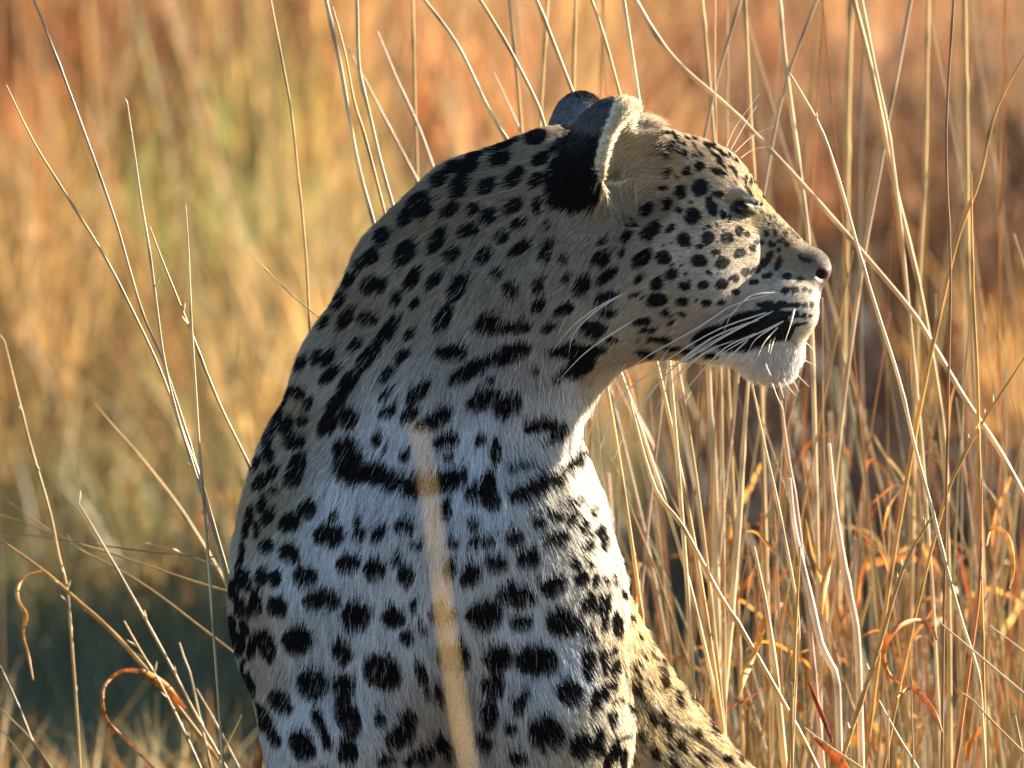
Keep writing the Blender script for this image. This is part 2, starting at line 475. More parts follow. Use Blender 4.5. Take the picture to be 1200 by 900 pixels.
# ------------------------------------------------------------------ coat: spots as they lie on this animal
# rows: origin of a 3x detail sheet, then (x, y, half length, half width, angle) per spot on that sheet
SHEETS = {
 (600, 80): """657 418 33 27 80|584 438 25 22 80|533 480 27 22 90|536 372 22 15 80|548 278 18 10 80|602 298 15 12 80|611 360 20 14 70|655 342 18 18 0|725 322 14 12 0|720 360 30 12 -20|697 482 38 19 -72|722 442 25 13 -5|741 515 18 11 90|762 522 14 7 90|816 485 42 17 -24|630 518 30 30 0|580 500 14 10 0|520 425 10 9 0|573 382 10 8 0|625 467 8 8 0|463 500 34 17 55|478 575 46 28 40|552 563 24 13 50|600 603 26 25 0|688 595 24 22 0|755 598 24 20 0|800 570 18 18 0|690 556 9 8 0|657 625 13 11 0|712 645 18 10 -10|800 652 22 18 10|655 678 30 24 -10|738 685 26 21 0|528 667 30 24 10|450 675 44 28 40|398 595 28 16 50|410 545 18 14 60|380 655 16 12 60|556 725 28 22 0|503 762 28 20 50|604 768 24 16 10|667 765 22 18 0|690 720 14 8 0|738 762 24 18 15|780 740 22 12 10|822 718 20 14 0|860 708 22 14 20|888 680 22 14 50|905 652 14 10 40|850 752 15 10 0|897 730 20 12 20|785 788 16 12 30|505 817 40 26 10|595 822 24 18 0|680 828 20 14 0|737 828 13 11 0|535 865 16 10 10|590 862 12 6 0|425 802 20 8 20|440 748 20 14 50|460 892 28 10 0|845 635 14 15 0|880 612 12 12 0|912 618 12 14 90|938 640 9 10 0|940 668 10 10 0|935 690 24 12 70|825 583 9 12 0|896 582 9 10 0|925 582 8 8 0|940 610 8 8 0|858 610 12 10 0|968 730 17 13 0|1010 742 11 9 0|1028 672 26 9 -25|962 780 16 10 0|993 780 13 11 0|1027 778 11 11 0|1050 785 8 10 0|905 825 18 9 0|955 830 36 11 -5|1002 832 13 11 0|1030 834 11 11 0|1055 836 8 9 0|970 862 18 7 0|1000 862 11 7 0|1025 863 9 7 0|820 390 18 6 80|840 395 16 5 80|855 390 14 4 80|690 265 24 9 -20|570 240 12 8 -30|640 245 14 6 -25|785 320 16 6 -40|740 300 16 6 -30|770 345 12 5 -40|600 262 10 6 0|660 300 8 6 0|930 545 8 4 -45|905 520 8 4 -45|870 470 9 4 -50|880 500 7 4 0""",
 (640, 280): """207 218 44 22 20|212 268 32 13 0|160 325 46 30 10|60 258 38 18 30|120 175 34 28 55|212 138 42 18 40|335 298 34 12 5|355 325 32 9 8|393 358 44 14 -5|415 265 16 12 0|432 298 14 8 0|470 265 10 6 0|225 362 20 10 0|345 410 30 16 -15|440 392 30 9 -5|500 405 40 11 -8|570 415 38 9 -5|600 345 95 38 14|700 320 110 62 18|790 300 70 62 10|835 330 42 30 30|700 375 100 24 8|790 235 56 12 0|850 232 18 9 0|880 232 14 9 0|908 232 11 9 0|935 232 9 8 0|880 275 16 6 0|905 275 10 6 0|928 270 9 6 0|882 302 16 6 0|908 300 9 5 0""",
 (340, 100): """855 180 44 26 15|728 258 40 28 15|735 205 60 18 20|872 260 34 18 35|930 210 40 14 35|852 338 34 18 60|780 325 48 24 50|682 355 40 24 40|585 355 50 32 65|615 285 36 26 20|560 290 30 22 20|510 335 34 22 50|445 430 54 42 60|400 465 40 24 60|395 595 56 32 60|312 540 40 26 50|275 610 32 26 40|285 712 48 34 0|200 690 34 18 60|160 765 40 20 65|185 830 44 20 55|265 830 36 26 10|420 692 50 20 60|365 760 28 18 60|497 695 44 20 50|437 772 24 14 50|505 550 54 26 60|560 600 30 26 40|620 518 34 28 20|548 445 36 24 50|637 440 28 20 40|685 465 36 26 40|775 430 40 24 40|860 430 34 14 95|795 492 28 18 10|735 540 28 20 20|890 498 18 14 0|672 605 32 24 50|800 580 44 16 35|890 610 24 20 60|895 570 28 12 0|580 720 56 26 65|530 835 50 28 60|720 670 20 14 0|768 730 36 24 -50|868 712 24 20 60|955 622 18 16 0|960 690 20 14 60|785 862 55 16 5|865 785 30 16 50|955 798 34 16 25|1015 712 36 18 50|1085 620 38 26 40|1110 680 44 16 40|1090 555 16 14 0|910 860 30 12 10|690 835 46 18 10|350 860 48 18 55|410 885 18 12 55|110 840 30 14 60|235 640 26 16 60|640 240 30 14 20|985 140 34 10 5""",
 (240, 360): """520 140 24 18 45|385 185 30 16 75|425 185 40 16 55|330 205 30 18 60|432 245 46 20 50|640 90 60 22 52|570 180 70 24 52|500 275 52 26 55|428 420 52 30 62|500 400 38 34 80|455 350 44 26 45|690 178 34 18 40|632 250 38 18 50|712 105 20 14 40|862 170 58 26 0|830 55 60 28 65|930 235 90 27 28|1070 175 76 29 20|980 90 56 14 0|1085 82 50 18 0|745 310 56 22 45|715 390 36 22 40|640 378 34 18 25|630 322 28 16 25|975 338 68 32 25|1065 365 54 36 20|820 405 50 26 30|765 425 30 20 20|845 485 52 24 10|965 482 20 18 0|1025 520 50 18 95|600 475 20 16 60|625 508 18 8 60|700 535 20 15 30|855 542 18 9 0|315 310 34 24 -10|355 350 26 16 40|337 405 20 18 30|280 420 38 18 55|265 340 30 14 60|245 400 40 16 65|305 480 38 28 -20|215 470 40 16 70|215 530 34 20 70|318 565 50 30 60|300 612 34 30 0|232 590 32 18 70|187 625 32 20 60|172 560 30 12 70|495 530 52 46 -50|505 590 62 48 -20|590 600 62 40 -15|650 625 42 36 0|730 645 60 38 5|800 640 40 30 0|862 620 60 34 10|945 670 32 32 0|1000 640 50 28 90|1010 695 34 26 0|1130 665 60 30 15|1175 642 50 26 25|295 765 38 32 10|355 720 36 30 20|435 815 56 36 -15|450 745 16 12 0|540 810 26 20 60|530 765 14 11 90|605 815 28 22 50|698 785 36 26 0|848 730 34 20 95|740 850 24 16 0|868 838 24 16 0|215 745 34 18 70|195 700 30 16 75|238 655 16 12 0|212 848 28 24 0|150 740 40 14 80|290 870 36 30 0|945 775 18 16 0|1095 825 34 28 0|950 840 26 24 0|1000 838 22 20 0|1160 240 12 10 0|1000 265 18 14 20""",
 (440, 360): """700 165 104 24 5|715 215 66 34 38|660 252 40 14 40|580 430 60 20 10|650 450 38 24 60|545 670 62 27 15|630 625 60 28 25|700 572 50 24 45|728 535 26 14 60|500 580 40 12 10|580 770 24 20 0|640 750 26 18 0|700 750 34 18 60|742 780 30 13 75|795 790 22 12 80|812 835 26 14 90|775 725 20 10 80|730 690 22 10 60|690 700 22 12 40|490 828 34 24 0|640 830 50 16 15|755 850 20 14 0|540 885 40 16 0|530 570 44 10 5|610 490 30 10 20""",
 (240, 600): """500 195 42 36 10|595 215 38 36 -30|670 185 20 20 0|705 240 36 26 -70|352 240 42 36 0|408 325 66 36 0|527 385 54 52 0|660 385 42 36 0|252 345 40 34 -60|195 240 36 20 90|245 240 28 24 90|118 238 40 16 90|178 330 50 18 100|120 345 30 18 80|92 280 34 10 90|90 410 44 16 90|325 465 56 48 0|215 480 60 28 -70|480 508 46 30 -65|625 580 72 58 -40|378 618 60 52 -50|490 630 44 40 -60|505 740 72 40 -65|505 860 50 34 -80|400 750 50 20 -65|430 825 30 14 -70|340 835 60 40 -60|262 680 50 30 -50|195 730 60 28 -60|150 620 48 24 -75|98 575 50 16 -80|120 475 46 20 85|165 480 50 15 80|710 455 30 20 -60|735 345 36 9 90|765 430 20 12 -60|760 580 40 16 -70|690 800 60 40 40|620 740 22 22 0|725 740 30 22 -50|830 660 50 12 -75|640 885 34 22 0|730 885 34 22 30|785 870 40 22 60|850 850 60 26 -60|858 222 36 22 80|935 240 40 30 35|1025 195 46 28 5|1140 180 42 32 15|1100 310 72 34 -5|985 380 66 54 5|1117 405 40 32 0|840 380 50 28 5|880 530 58 50 0|1035 530 52 46 15|1150 535 56 54 0|1015 625 40 36 10|1000 725 50 34 85|1115 680 50 24 65|1078 775 20 18 0|980 830 34 30 0|130 640 30 14 -70|240 800 40 20 -60|780 640 30 12 -70|320 180 14 10 0""",
 (540, 600): """330 270 50 34 20|360 405 60 46 5|270 540 76 56 5|390 650 46 46 10|305 795 66 62 0|205 880 30 26 0|430 245 28 24 80|340 105 46 22 15|405 190 20 16 0|440 65 16 14 0|455 130 20 12 60|455 340 34 24 80|500 340 30 12 80|555 410 50 16 95|515 400 30 12 90|460 540 40 24 80|510 545 36 14 95|550 560 36 14 90|520 640 50 18 40|480 680 36 14 70|545 740 30 12 75|430 840 50 40 60|490 820 50 18 80|550 840 50 12 85|520 890 40 14 80|575 880 40 10 85|480 250 24 10 80|505 80 30 12 85|520 330 40 10 85|630 640 44 20 -60|680 740 32 16 -60|725 600 32 16 -70|780 665 46 17 -75|835 660 38 15 -60|900 760 40 24 -70|845 790 32 18 -60|790 830 32 20 -50|950 880 26 18 0|740 780 40 12 -70|1000 870 26 12 -60|640 450 16 7 -60|700 470 16 7 -60|720 530 18 8 -60|655 520 16 8 -70|610 380 20 8 -60|690 860 36 18 -60|640 800 36 14 -70|860 880 30 18 -60|760 900 34 18 -60|790 560 18 10 -60|640 330 18 6 -60|580 300 20 6 -70|615 560 20 9 -70|670 400 12 5 -60|745 510 12 6 -60""",
}
SPOTS = []
for (ox, oy), txt in SHEETS.items():
    for row in txt.split('|'):
        x, y, a, b, th = (float(v) for v in row.split())
        SPOTS.append((ox + x / 3, oy + y / 3, a / 3, b / 3, math.radians(th)))
_r = random.Random(11)
def flecks(n, poly, a0, a1, b0, b1, th0, th1):
    xs, ys = [q[0] for q in poly], [q[1] for q in poly]
    while n:
        x, y = _r.uniform(min(xs), max(xs)), _r.uniform(min(ys), max(ys))
        if inside(np.array([x]), np.array([y]), poly)[0]:
            SPOTS.append((x, y, _r.uniform(a0, a1), _r.uniform(b0, b1), math.radians(_r.uniform(th0, th1)))); n -= 1
flecks(55, [(772, 150), (830, 162), (884, 200), (915, 250), (893, 240), (852, 207), (800, 186), (765, 182)], 2.2, 5.0, .9, 1.8, -55, -15)
flecks(30, [(890, 232), (945, 285), (932, 302), (892, 268)], 1.2, 2.6, .8, 1.6, -60, -20)
flecks(40, [(760, 230), (850, 225), (860, 300), (800, 400), (740, 410)], 1.2, 2.6, 1.0, 2.0, 0, 60)
flecks(40, [(700, 620), (728, 690), (734, 900), (690, 900), (680, 680)], 2.5, 6, 1.2, 2.4, 60, 110)
flecks(22, [(740, 720), (880, 900), (745, 900)], 3, 6, 1.5, 2.8, -75, -45)
flecks(26, [(268, 690), (290, 590), (305, 600), (292, 700), (290, 820), (272, 790)], 4, 10, 1.8, 3.6, 70, 100)
# beyond what the photograph shows: rosettes scattered over flank, legs and rump
_r = random.Random(3)
for _ in range(420):
    x, y = _r.uniform(250, 1050), _r.uniform(915, 1500)
    SPOTS.append((x, y, _r.uniform(10, 18), _r.uniform(7, 13), _r.uniform(0, 3)))


def spot_field(px, py):
    """>0 inside a dark spot; about 1 at its middle"""
    f = np.full(len(px), -1.0)
    order = np.argsort(px); sx = px[order]
    for cx, cy, a, b, th in SPOTS:
        m = max(a, b) + 4
        lo, hi = np.searchsorted(sx, cx - m), np.searchsorted(sx, cx + m)
        i = order[lo:hi]
        dx, dy = px[i] - cx, -(py[i] - cy)
        c, s = math.cos(th), math.sin(th); g = 0.3 if cx > 730 and cy < 430 else 1.2
        u, v = (dx * c + dy * s) / (a + g), (-dx * s + dy * c) / (b + g)
        f[i] = np.maximum(f[i], 1 - np.sqrt(u * u + v * v))
    return f


BASE = [(742, 172, 0.734, 0.600, 0.430), (742, 205, 0.605, 0.491, 0.348), (950, 292, 0.110, 0.085, 0.055), (966, 302, 0.045, 0.038, 0.028),   # ground colour of the coat; chest whites carry a painted bluish sky tint
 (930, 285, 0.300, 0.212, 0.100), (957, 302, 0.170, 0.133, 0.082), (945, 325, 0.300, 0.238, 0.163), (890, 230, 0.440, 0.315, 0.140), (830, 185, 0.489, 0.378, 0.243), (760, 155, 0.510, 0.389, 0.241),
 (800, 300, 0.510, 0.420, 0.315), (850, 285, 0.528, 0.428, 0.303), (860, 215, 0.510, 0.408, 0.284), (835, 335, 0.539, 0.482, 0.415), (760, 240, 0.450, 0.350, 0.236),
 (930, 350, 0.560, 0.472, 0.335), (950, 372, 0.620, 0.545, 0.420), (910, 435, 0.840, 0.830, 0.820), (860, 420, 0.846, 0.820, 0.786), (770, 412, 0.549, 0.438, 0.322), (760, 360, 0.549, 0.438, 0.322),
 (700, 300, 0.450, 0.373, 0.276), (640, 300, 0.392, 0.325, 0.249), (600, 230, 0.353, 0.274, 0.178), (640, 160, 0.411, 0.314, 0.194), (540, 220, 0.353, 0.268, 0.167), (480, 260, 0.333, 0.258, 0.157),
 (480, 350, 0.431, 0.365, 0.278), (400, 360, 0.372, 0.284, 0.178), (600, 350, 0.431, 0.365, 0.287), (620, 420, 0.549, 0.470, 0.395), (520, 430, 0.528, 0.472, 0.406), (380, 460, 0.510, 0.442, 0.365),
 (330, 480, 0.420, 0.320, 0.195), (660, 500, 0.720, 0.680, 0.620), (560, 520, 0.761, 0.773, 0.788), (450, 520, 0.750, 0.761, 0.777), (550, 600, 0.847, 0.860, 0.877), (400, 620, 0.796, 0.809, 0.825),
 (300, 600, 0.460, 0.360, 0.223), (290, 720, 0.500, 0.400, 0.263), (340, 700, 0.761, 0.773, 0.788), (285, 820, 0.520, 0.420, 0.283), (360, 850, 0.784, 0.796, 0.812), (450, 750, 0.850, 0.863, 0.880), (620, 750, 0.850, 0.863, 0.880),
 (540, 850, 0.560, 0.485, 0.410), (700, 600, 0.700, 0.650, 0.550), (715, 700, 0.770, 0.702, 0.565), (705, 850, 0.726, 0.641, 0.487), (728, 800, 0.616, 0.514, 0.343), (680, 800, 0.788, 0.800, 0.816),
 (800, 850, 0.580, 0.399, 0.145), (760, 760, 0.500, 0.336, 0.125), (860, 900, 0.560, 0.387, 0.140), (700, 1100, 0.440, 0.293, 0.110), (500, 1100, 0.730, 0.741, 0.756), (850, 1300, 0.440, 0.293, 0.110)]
FUR_LEN = [(955, 300, 5), (975, 325, 2), (920, 270, 6), (860, 205, 10), (800, 165, 13), (760, 160, 16), (800, 290, 11), (850, 290, 8), (880, 330, 7), (930, 360, 6), (905, 440, 24), (850, 425, 14), (770, 415, 14),
 (742, 175, 24), (735, 205, 28), (735, 260, 24), (700, 320, 20), (700, 370, 13), (690, 400, 13), (670, 380, 20), (640, 260, 20), (560, 190, 18), (440, 280, 20), (350, 430, 18), (560, 330, 28), (520, 450, 24), (640, 450, 28), (690, 480, 22), (650, 560, 32), (560, 600, 36),
 (440, 560, 30), (400, 750, 28), (290, 650, 16), (270, 760, 15), (540, 800, 34), (640, 800, 30), (715, 650, 17), (725, 800, 17), (790, 800, 20), (860, 900, 20), (600, 1200, 18), (690, 130, 7), (660, 120, 6)]
FLOW = [  # which way the coat lies, (x, y, right, down)
 (955, 300, -.75, -.55), (910, 245, -.7, -.7), (870, 195, -.75, -.6), (820, 165, -.9, -.3), (760, 150, -1, .0), (870, 300, -.9, .0), (930, 345, -.9, .35), (890, 370, -.85, .5), (920, 425, .25, 1), (890, 440, -.3, 1), (850, 420, -.8, .6),
 (800, 250, -1, -.1), (790, 330, -1, .25), (740, 300, -.7, .6), (780, 410, -.9, .5), (730, 230, -.3, .9), (700, 330, -.45, .9), (660, 300, -.5, .85), (620, 180, -.95, .25), (560, 190, -.9, .45), (470, 250, -.7, .7), (420, 320, -.5, .85),
 (350, 430, -.45, .9), (560, 300, -.5, .85), (600, 400, -.35, .95), (680, 420, -.5, .9), (690, 480, .15, 1), (660, 540, .15, 1), (520, 500, -.1, 1), (420, 520, -.15, 1), (310, 600, -.12, 1), (280, 750, -.05, 1), (400, 750, -.08, 1), (540, 650, .05, 1),
 (620, 780, .15, 1), (710, 620, .45, .9), (720, 750, .45, .9), (710, 860, .4, .9), (480, 850, .25, .95), (780, 780, .45, .9), (850, 880, .5, .85), (740, 850, .3, .95), (600, 1300, 0, 1)]
EAR_BACK = [(722, 108), (704, 112), (686, 124), (668, 146), (652, 168), (640, 192), (633, 214), (634, 236), (646, 249), (668, 254), (690, 252), (703, 238), (698, 205), (697, 188), (703, 165), (712, 138)]
EAR_TIP = [(726, 106), (704, 110), (684, 122), (666, 148), (690, 158), (704, 160), (714, 136)]
EAR_FAR = [(630, 150), (650, 118), (672, 102), (694, 102), (712, 124), (706, 140), (668, 146)]
EAR_IN = [(724, 110), (716, 130), (706, 158), (698, 186), (704, 212), (725, 214), (748, 205), (764, 180), (764, 150), (748, 130)]


def zone(P, N):
    """coat colour, length, flow, bare-skin flag at points on the body"""
    px, py = seen(P)
    jit = vnoise(P * S / 9, 5)[:, :2] * 1.6 + vnoise(P * S / 3.5, 6)[:, :2] * 0.9
    qx, qy = px + jit[:, 0], py + jit[:, 1]
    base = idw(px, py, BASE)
    base *= (1 + 0.10 * vnoise(P * S / 30, 8)[:, [0]])
    f = spot_field(qx, qy)
    near = P[:, 1] * S < 20
    far = P[:, 1] * S > 20
    dark = np.clip(f * 9 + 0.5, 0, 1)
    in_ear = inside(px, py, EAR_IN) & near
    dark[in_ear] = 0
    spot = np.tile(np.array([.012, .010, .009]), (len(px), 1))
    hip = (P[:, 1] * S > 95) & (px > 690) & (py > 680)
    mott = vnoise(P * S / 16, 71)[:, [0]]
    base[hip] = (np.array([.62, .48, .27]) * (1 - .4 * mott[hip]) + np.array([.45, .41, .32]) * np.clip(mott[hip] - .1, 0, 1) * 1.2) * (.8 + .4 * vnoise(P[hip] * S / 6, 72)[:, [1]])
    base[hip] = np.clip(base[hip], .08, .8)
    spot[hip] = (.035, .021, .010)
    fh = f - .24 + .30 * vnoise(P * S / 7, 73)[:, 0]
    dark = np.where(hip, np.clip(fh * 5 + .5, 0, 1), dark)
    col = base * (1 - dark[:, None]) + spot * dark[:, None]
    lid_lit = (((px - 850) / 3.5) ** 2 + ((py - 241) / 6) ** 2 < 1)
    col[lid_lit] = (.55, .50, .42)  # sunlit corner of the lid, painted pale
    ct, st = math.cos(math.radians(-32)), math.sin(math.radians(-32))
    ux, uy = (px - 880) * ct - (py - 236) * st, (px - 880) * st + (py - 236) * ct
    col[(ux / 12) ** 2 + (uy / 4.5) ** 2 < 1] = (.66, .60, .52)  # highlight of the sunlit upper lid, put in as pale colour
    qx = qx + rng.normal(0, 3.0, len(qx)); qy = qy + rng.normal(0, 3.0, len(qx))
    eb = inside(qx, qy, EAR_BACK) & near
    col[eb] = (.010, .009, .009)
    et = inside(qx, qy, EAR_TIP) & near & (N[:, 0] < 0.5)
    col[et] = (.085, .072, .062)  # black fur greyed at the top: skylight put into its colour
    ef = inside(px, py, EAR_FAR) & (P[:, 1] * S > 32)
    col[ef] = (.16, .155, .16)  # bluish grey sheen of the sky painted onto dark fur
    efk = ef & inside(qx, qy, [(652, 112), (672, 100), (694, 100), (714, 124), (700, 132), (690, 117), (672, 113)])
    col[efk] = (.015, .013, .012)
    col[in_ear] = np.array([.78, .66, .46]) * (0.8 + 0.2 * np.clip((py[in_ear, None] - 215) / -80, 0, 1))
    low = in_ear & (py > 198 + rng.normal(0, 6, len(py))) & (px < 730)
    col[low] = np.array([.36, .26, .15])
    return px, py, col, dark, in_ear, eb | ef


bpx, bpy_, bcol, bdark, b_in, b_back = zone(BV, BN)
NOSE_PAD = [(956, 316), (966, 312), (980, 314), (982, 322), (975, 340), (966, 350), (960, 342), (956, 328)]
pad = inside(bpx, bpy_, NOSE_PAD)
bcol[pad] = (.085, .030, .026)
lid = ((bpx - 873) / 19) ** 2 + ((bpy_ - 245) / 11) ** 2 < 1
bcol[lid] = (.012, .010, .010)
wet = np.where(pad | lid, 1.0, 0.0)
m, nt, out = node_mat('leopard_skin')
c = attr_mix(nt, 0.15, 300)
p = nt.nodes.new('ShaderNodeBsdfPrincipled')
nt.links.new(c, p.inputs['Base Color'])
aw = nt.nodes.new('ShaderNodeAttribute'); aw.attribute_name = 'wet'
mr = nt.nodes.new('ShaderNodeMapRange'); mr.inputs['To Min'].default_value = 0.85; mr.inputs['To Max'].default_value = 0.5
nt.links.new(aw.outputs['Fac'], mr.inputs[0]); nt.links.new(mr.outputs[0], p.inputs['Roughness'])
nz = nt.nodes.new('ShaderNodeTexVoronoi'); nz.inputs['Scale'].default_value = 700
bp = nt.nodes.new('ShaderNodeBump'); bp.inputs['Strength'].default_value = 0.35; bp.inputs['Distance'].default_value = 0.001
nt.links.new(nz.outputs['Distance'], bp.inputs['Height']); nt.links.new(bp.outputs[0], p.inputs['Normal'])
nt.links.new(p.outputs[0], out.inputs[0])
leopard = mesh_np('leopard', BV, BQ, m, bcol * 0.8, extra={'wet': wet})
tag(leopard, 'spotted leopard sitting chest-on with its head turned in profile among dry grass', 'leopard')

# ------------------------------------------------------------------ fur strands
def grow(n):
    vis = (-BN[:, 1]) > -0.45
    w = FA.copy()
    qv = vis[BQ[:, 0]]
    qy = bpy_[BQ[:, 0]]; qx = bpx[BQ[:, 0]]
    w *= np.where(qv, 1.0, 0.22)
    w *= np.where(qy > 990, 0.10, 1.0)
    face = (qx > 730) & (qy < 460)
    w *= np.where(face & qv, 1.9, 1.0)
    earz = (qx > 625) & (qx < 770) & (qy < 240) & (qy > 90)
    w *= np.where(earz & qv, 1.8, 1.0)
    fi = rng.choice(len(BQ), n, p=w / w.sum())
    u, v = rng.random((2, n))
    q = BQ[fi]
    wts = np.stack([(1 - u) * (1 - v), u * (1 - v), u * v, (1 - u) * v], -1)
    P = (BV[q] * wts[..., None]).sum(1); N = norm((BN[q] * wts[..., None]).sum(1))
    px, py = seen(P)
    keep = ~inside(px, py, NOSE_PAD)
    keep &= (((px - 872) / 16) ** 2 + ((py - 245) / 8.5) ** 2 > 1) | (P[:, 1] > 0)
    P, N, px, py = P[keep], N[keep], px[keep], py[keep]
    n = len(P)
    L = idw(px, py, FUR_LEN)[:, 0]
    fl = idw(px, py, FLOW)
    in_ear = inside(px, py, EAR_IN) & (P[:, 1] * S < 20)
    T = np.stack([fl[:, 0], np.zeros(n), -fl[:, 1]], -1)
    T[in_ear] = norm(np.array([0.62, -0.55, 0.36]))
    L = np.where(in_ear, np.interp(px, [700, 722, 745], [6.0, 12.0, 26.0]), L)
    rim = (inside(px, py, EAR_BACK) & (py < 178 + rng.normal(0, 14, n)) & (P[:, 1] * S < -20)) | (inside(px, py, EAR_FAR) & (P[:, 1] * S > 32))
    L = np.where(rim, 6.0, L)
    T[rim] = norm(np.array([0.15, 0.0, 1.0]))
    # locks: neighbouring strands lean the same way
    lock = vnoise(P * S / 13, 11) * 0.30 + vnoise(P * S / 5, 12) * 0.24 + rng.normal(0, .13, (n, 3))
    soft = np.clip(L / 26, 0.25, 1.25)[:, None]
    T = norm(T) + lock * soft
    T = T - (T * N).sum(1, keepdims=True) * N
    T = norm(T)
    L = L * np.where((px > 730) & (py < 460) & ~in_ear, .72, .82) * (0.75 + 0.5 * rng.random(n)) * (1 + 0.25 * vnoise(P * S / 18, 13)[:, 0])
    lift0 = np.radians(rng.normal(28, 8, n)); lift1 = np.radians(rng.normal(10, 7, n))
    up = in_ear | ((px > 860) & (py > 425) & (py < 470))
    lift0[up] += 0.25; lift1[up] += 0.30
    k = 5
    pts = np.zeros((n, k, 3)); pts[:, 0] = P * S - N * 1.0
    step = L / (k - 1)
    for i in range(1, k):
        a = lift0 + (lift1 - lift0) * (i - 1) / (k - 2)
        d = T * np.cos(a)[:, None] + N * np.sin(a)[:, None]
        d = d + np.array([0, 0, -0.10]) * (i / k)
        pts[:, i] = pts[:, i - 1] + norm(d) * step[:, None]
    mid = (pts[:, 3] + pts[:, 4]) * 0.5
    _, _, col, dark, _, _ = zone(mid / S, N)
    ex = rng.normal(0, 1, n)
    col *= np.clip(1 + 0.26 * ex, 0.45, 1.6)[:, None]
    hip = (P[:, 1] * S > 95) & (px > 690) & (py > 680)
    col[hip] *= np.clip(1 + .3 * rng.normal(0, 1, (int(hip.sum()), 1)), .35, 1.9)
    stray = (rng.random(n) < 0.05) & (dark > 0.5) & (L > 16)
    col[stray] = np.array([.5, .47, .42])
    wid = np.where((px > 730) & (py < 460), 0.24, 0.30) * np.clip(L / 14, 0.75, 1.15)
    wid *= np.where((N[:, 1] > 0.45) | (py > 990), 2.2, 1.0)
    rad = wid[:, None] * np.array([1.0, 1.0, 0.85, 0.6, 0.15])[None]
    return pts / S, rad / S, col, N


def fur_object(name, n, parent):
    pts, rad, col, nrm = grow(n)
    n, k = pts.shape[:2]
    hc = bpy.data.hair_curves.new(name)
    hc.add_curves([k] * n)
    hc.attributes['position'].data.foreach_set('vector', np.ascontiguousarray(pts, np.float32).ravel())
    ra = hc.attributes.get('radius') or hc.attributes.new('radius', 'FLOAT', 'POINT')
    ra.data.foreach_set('value', np.ascontiguousarray(rad, np.float32).ravel())
    ca = hc.attributes.new('tint', 'FLOAT_COLOR', 'CURVE')
    c4 = np.ones((n, 4), np.float32); c4[:, :3] = np.clip(col, 0, .95)
    ca.data.foreach_set('color', c4.ravel())
    na = hc.attributes.new('lie', 'FLOAT_VECTOR', 'CURVE')
    na.data.foreach_set('vector', np.ascontiguousarray(nrm, np.float32).ravel())
    m, nt, out = node_mat('fur_strand')
    a = nt.nodes.new('ShaderNodeAttribute'); a.attribute_name = 'tint'
    d = nt.nodes.new('ShaderNodeBsdfDiffuse'); t = nt.nodes.new('ShaderNodeBsdfTranslucent')
    hr = nt.nodes.new('ShaderNodeBsdfHair'); hr.component = 'Reflection'
    hr.inputs['RoughnessU'].default_value = 0.45; hr.inputs['RoughnessV'].default_value = 0.9
    ht = nt.nodes.new('ShaderNodeBsdfHair'); ht.component = 'Transmission'
    ht.inputs['RoughnessU'].default_value = 0.5; ht.inputs['RoughnessV'].default_value = 0.9
    for nd in (d, t, ht): nt.links.new(a.outputs['Color'], nd.inputs[0])
    gl = nt.nodes.new('ShaderNodeMix'); gl.data_type = 'RGBA'; gl.inputs[0].default_value = 0.12
    nt.links.new(a.outputs['Color'], gl.inputs[6]); gl.inputs[7].default_value = (.6, .6, .6, 1); nt.links.new(gl.outputs[2], hr.inputs[0])
    an = nt.nodes.new('ShaderNodeAttribute'); an.attribute_name = 'lie'
    nt.links.new(an.outputs['Vector'], d.inputs['Normal'])
    def mixs(f, s1, s2):
        k = nt.nodes.new('ShaderNodeMixShader'); k.inputs[0].default_value = f
        nt.links.new(s1.outputs[0], k.inputs[1]); nt.links.new(s2.outputs[0], k.inputs[2]); return k
    sh = mixs(0.25, mixs(0.30, d, t), mixs(0.5, hr, ht))
    nt.links.new(sh.outputs[0], out.inputs[0])
    hc.materials.append(m)
    o = bpy.data.objects.new(name, hc)
    sc.collection.objects.link(o)
    o.parent = parent
    return o


fur_object('fur', FUR_COUNT, leopard)


# ------------------------------------------------------------------ eyes and whiskers
def front_depth(px, py):
    """depth (px units) of the body surface nearest the camera around a picture point"""
    m = (np.abs(bpx - px) < 4) & (np.abs(bpy_ - py) < 4)
    return float((BV[m, 1] * S).min()) if m.any() else -60.0


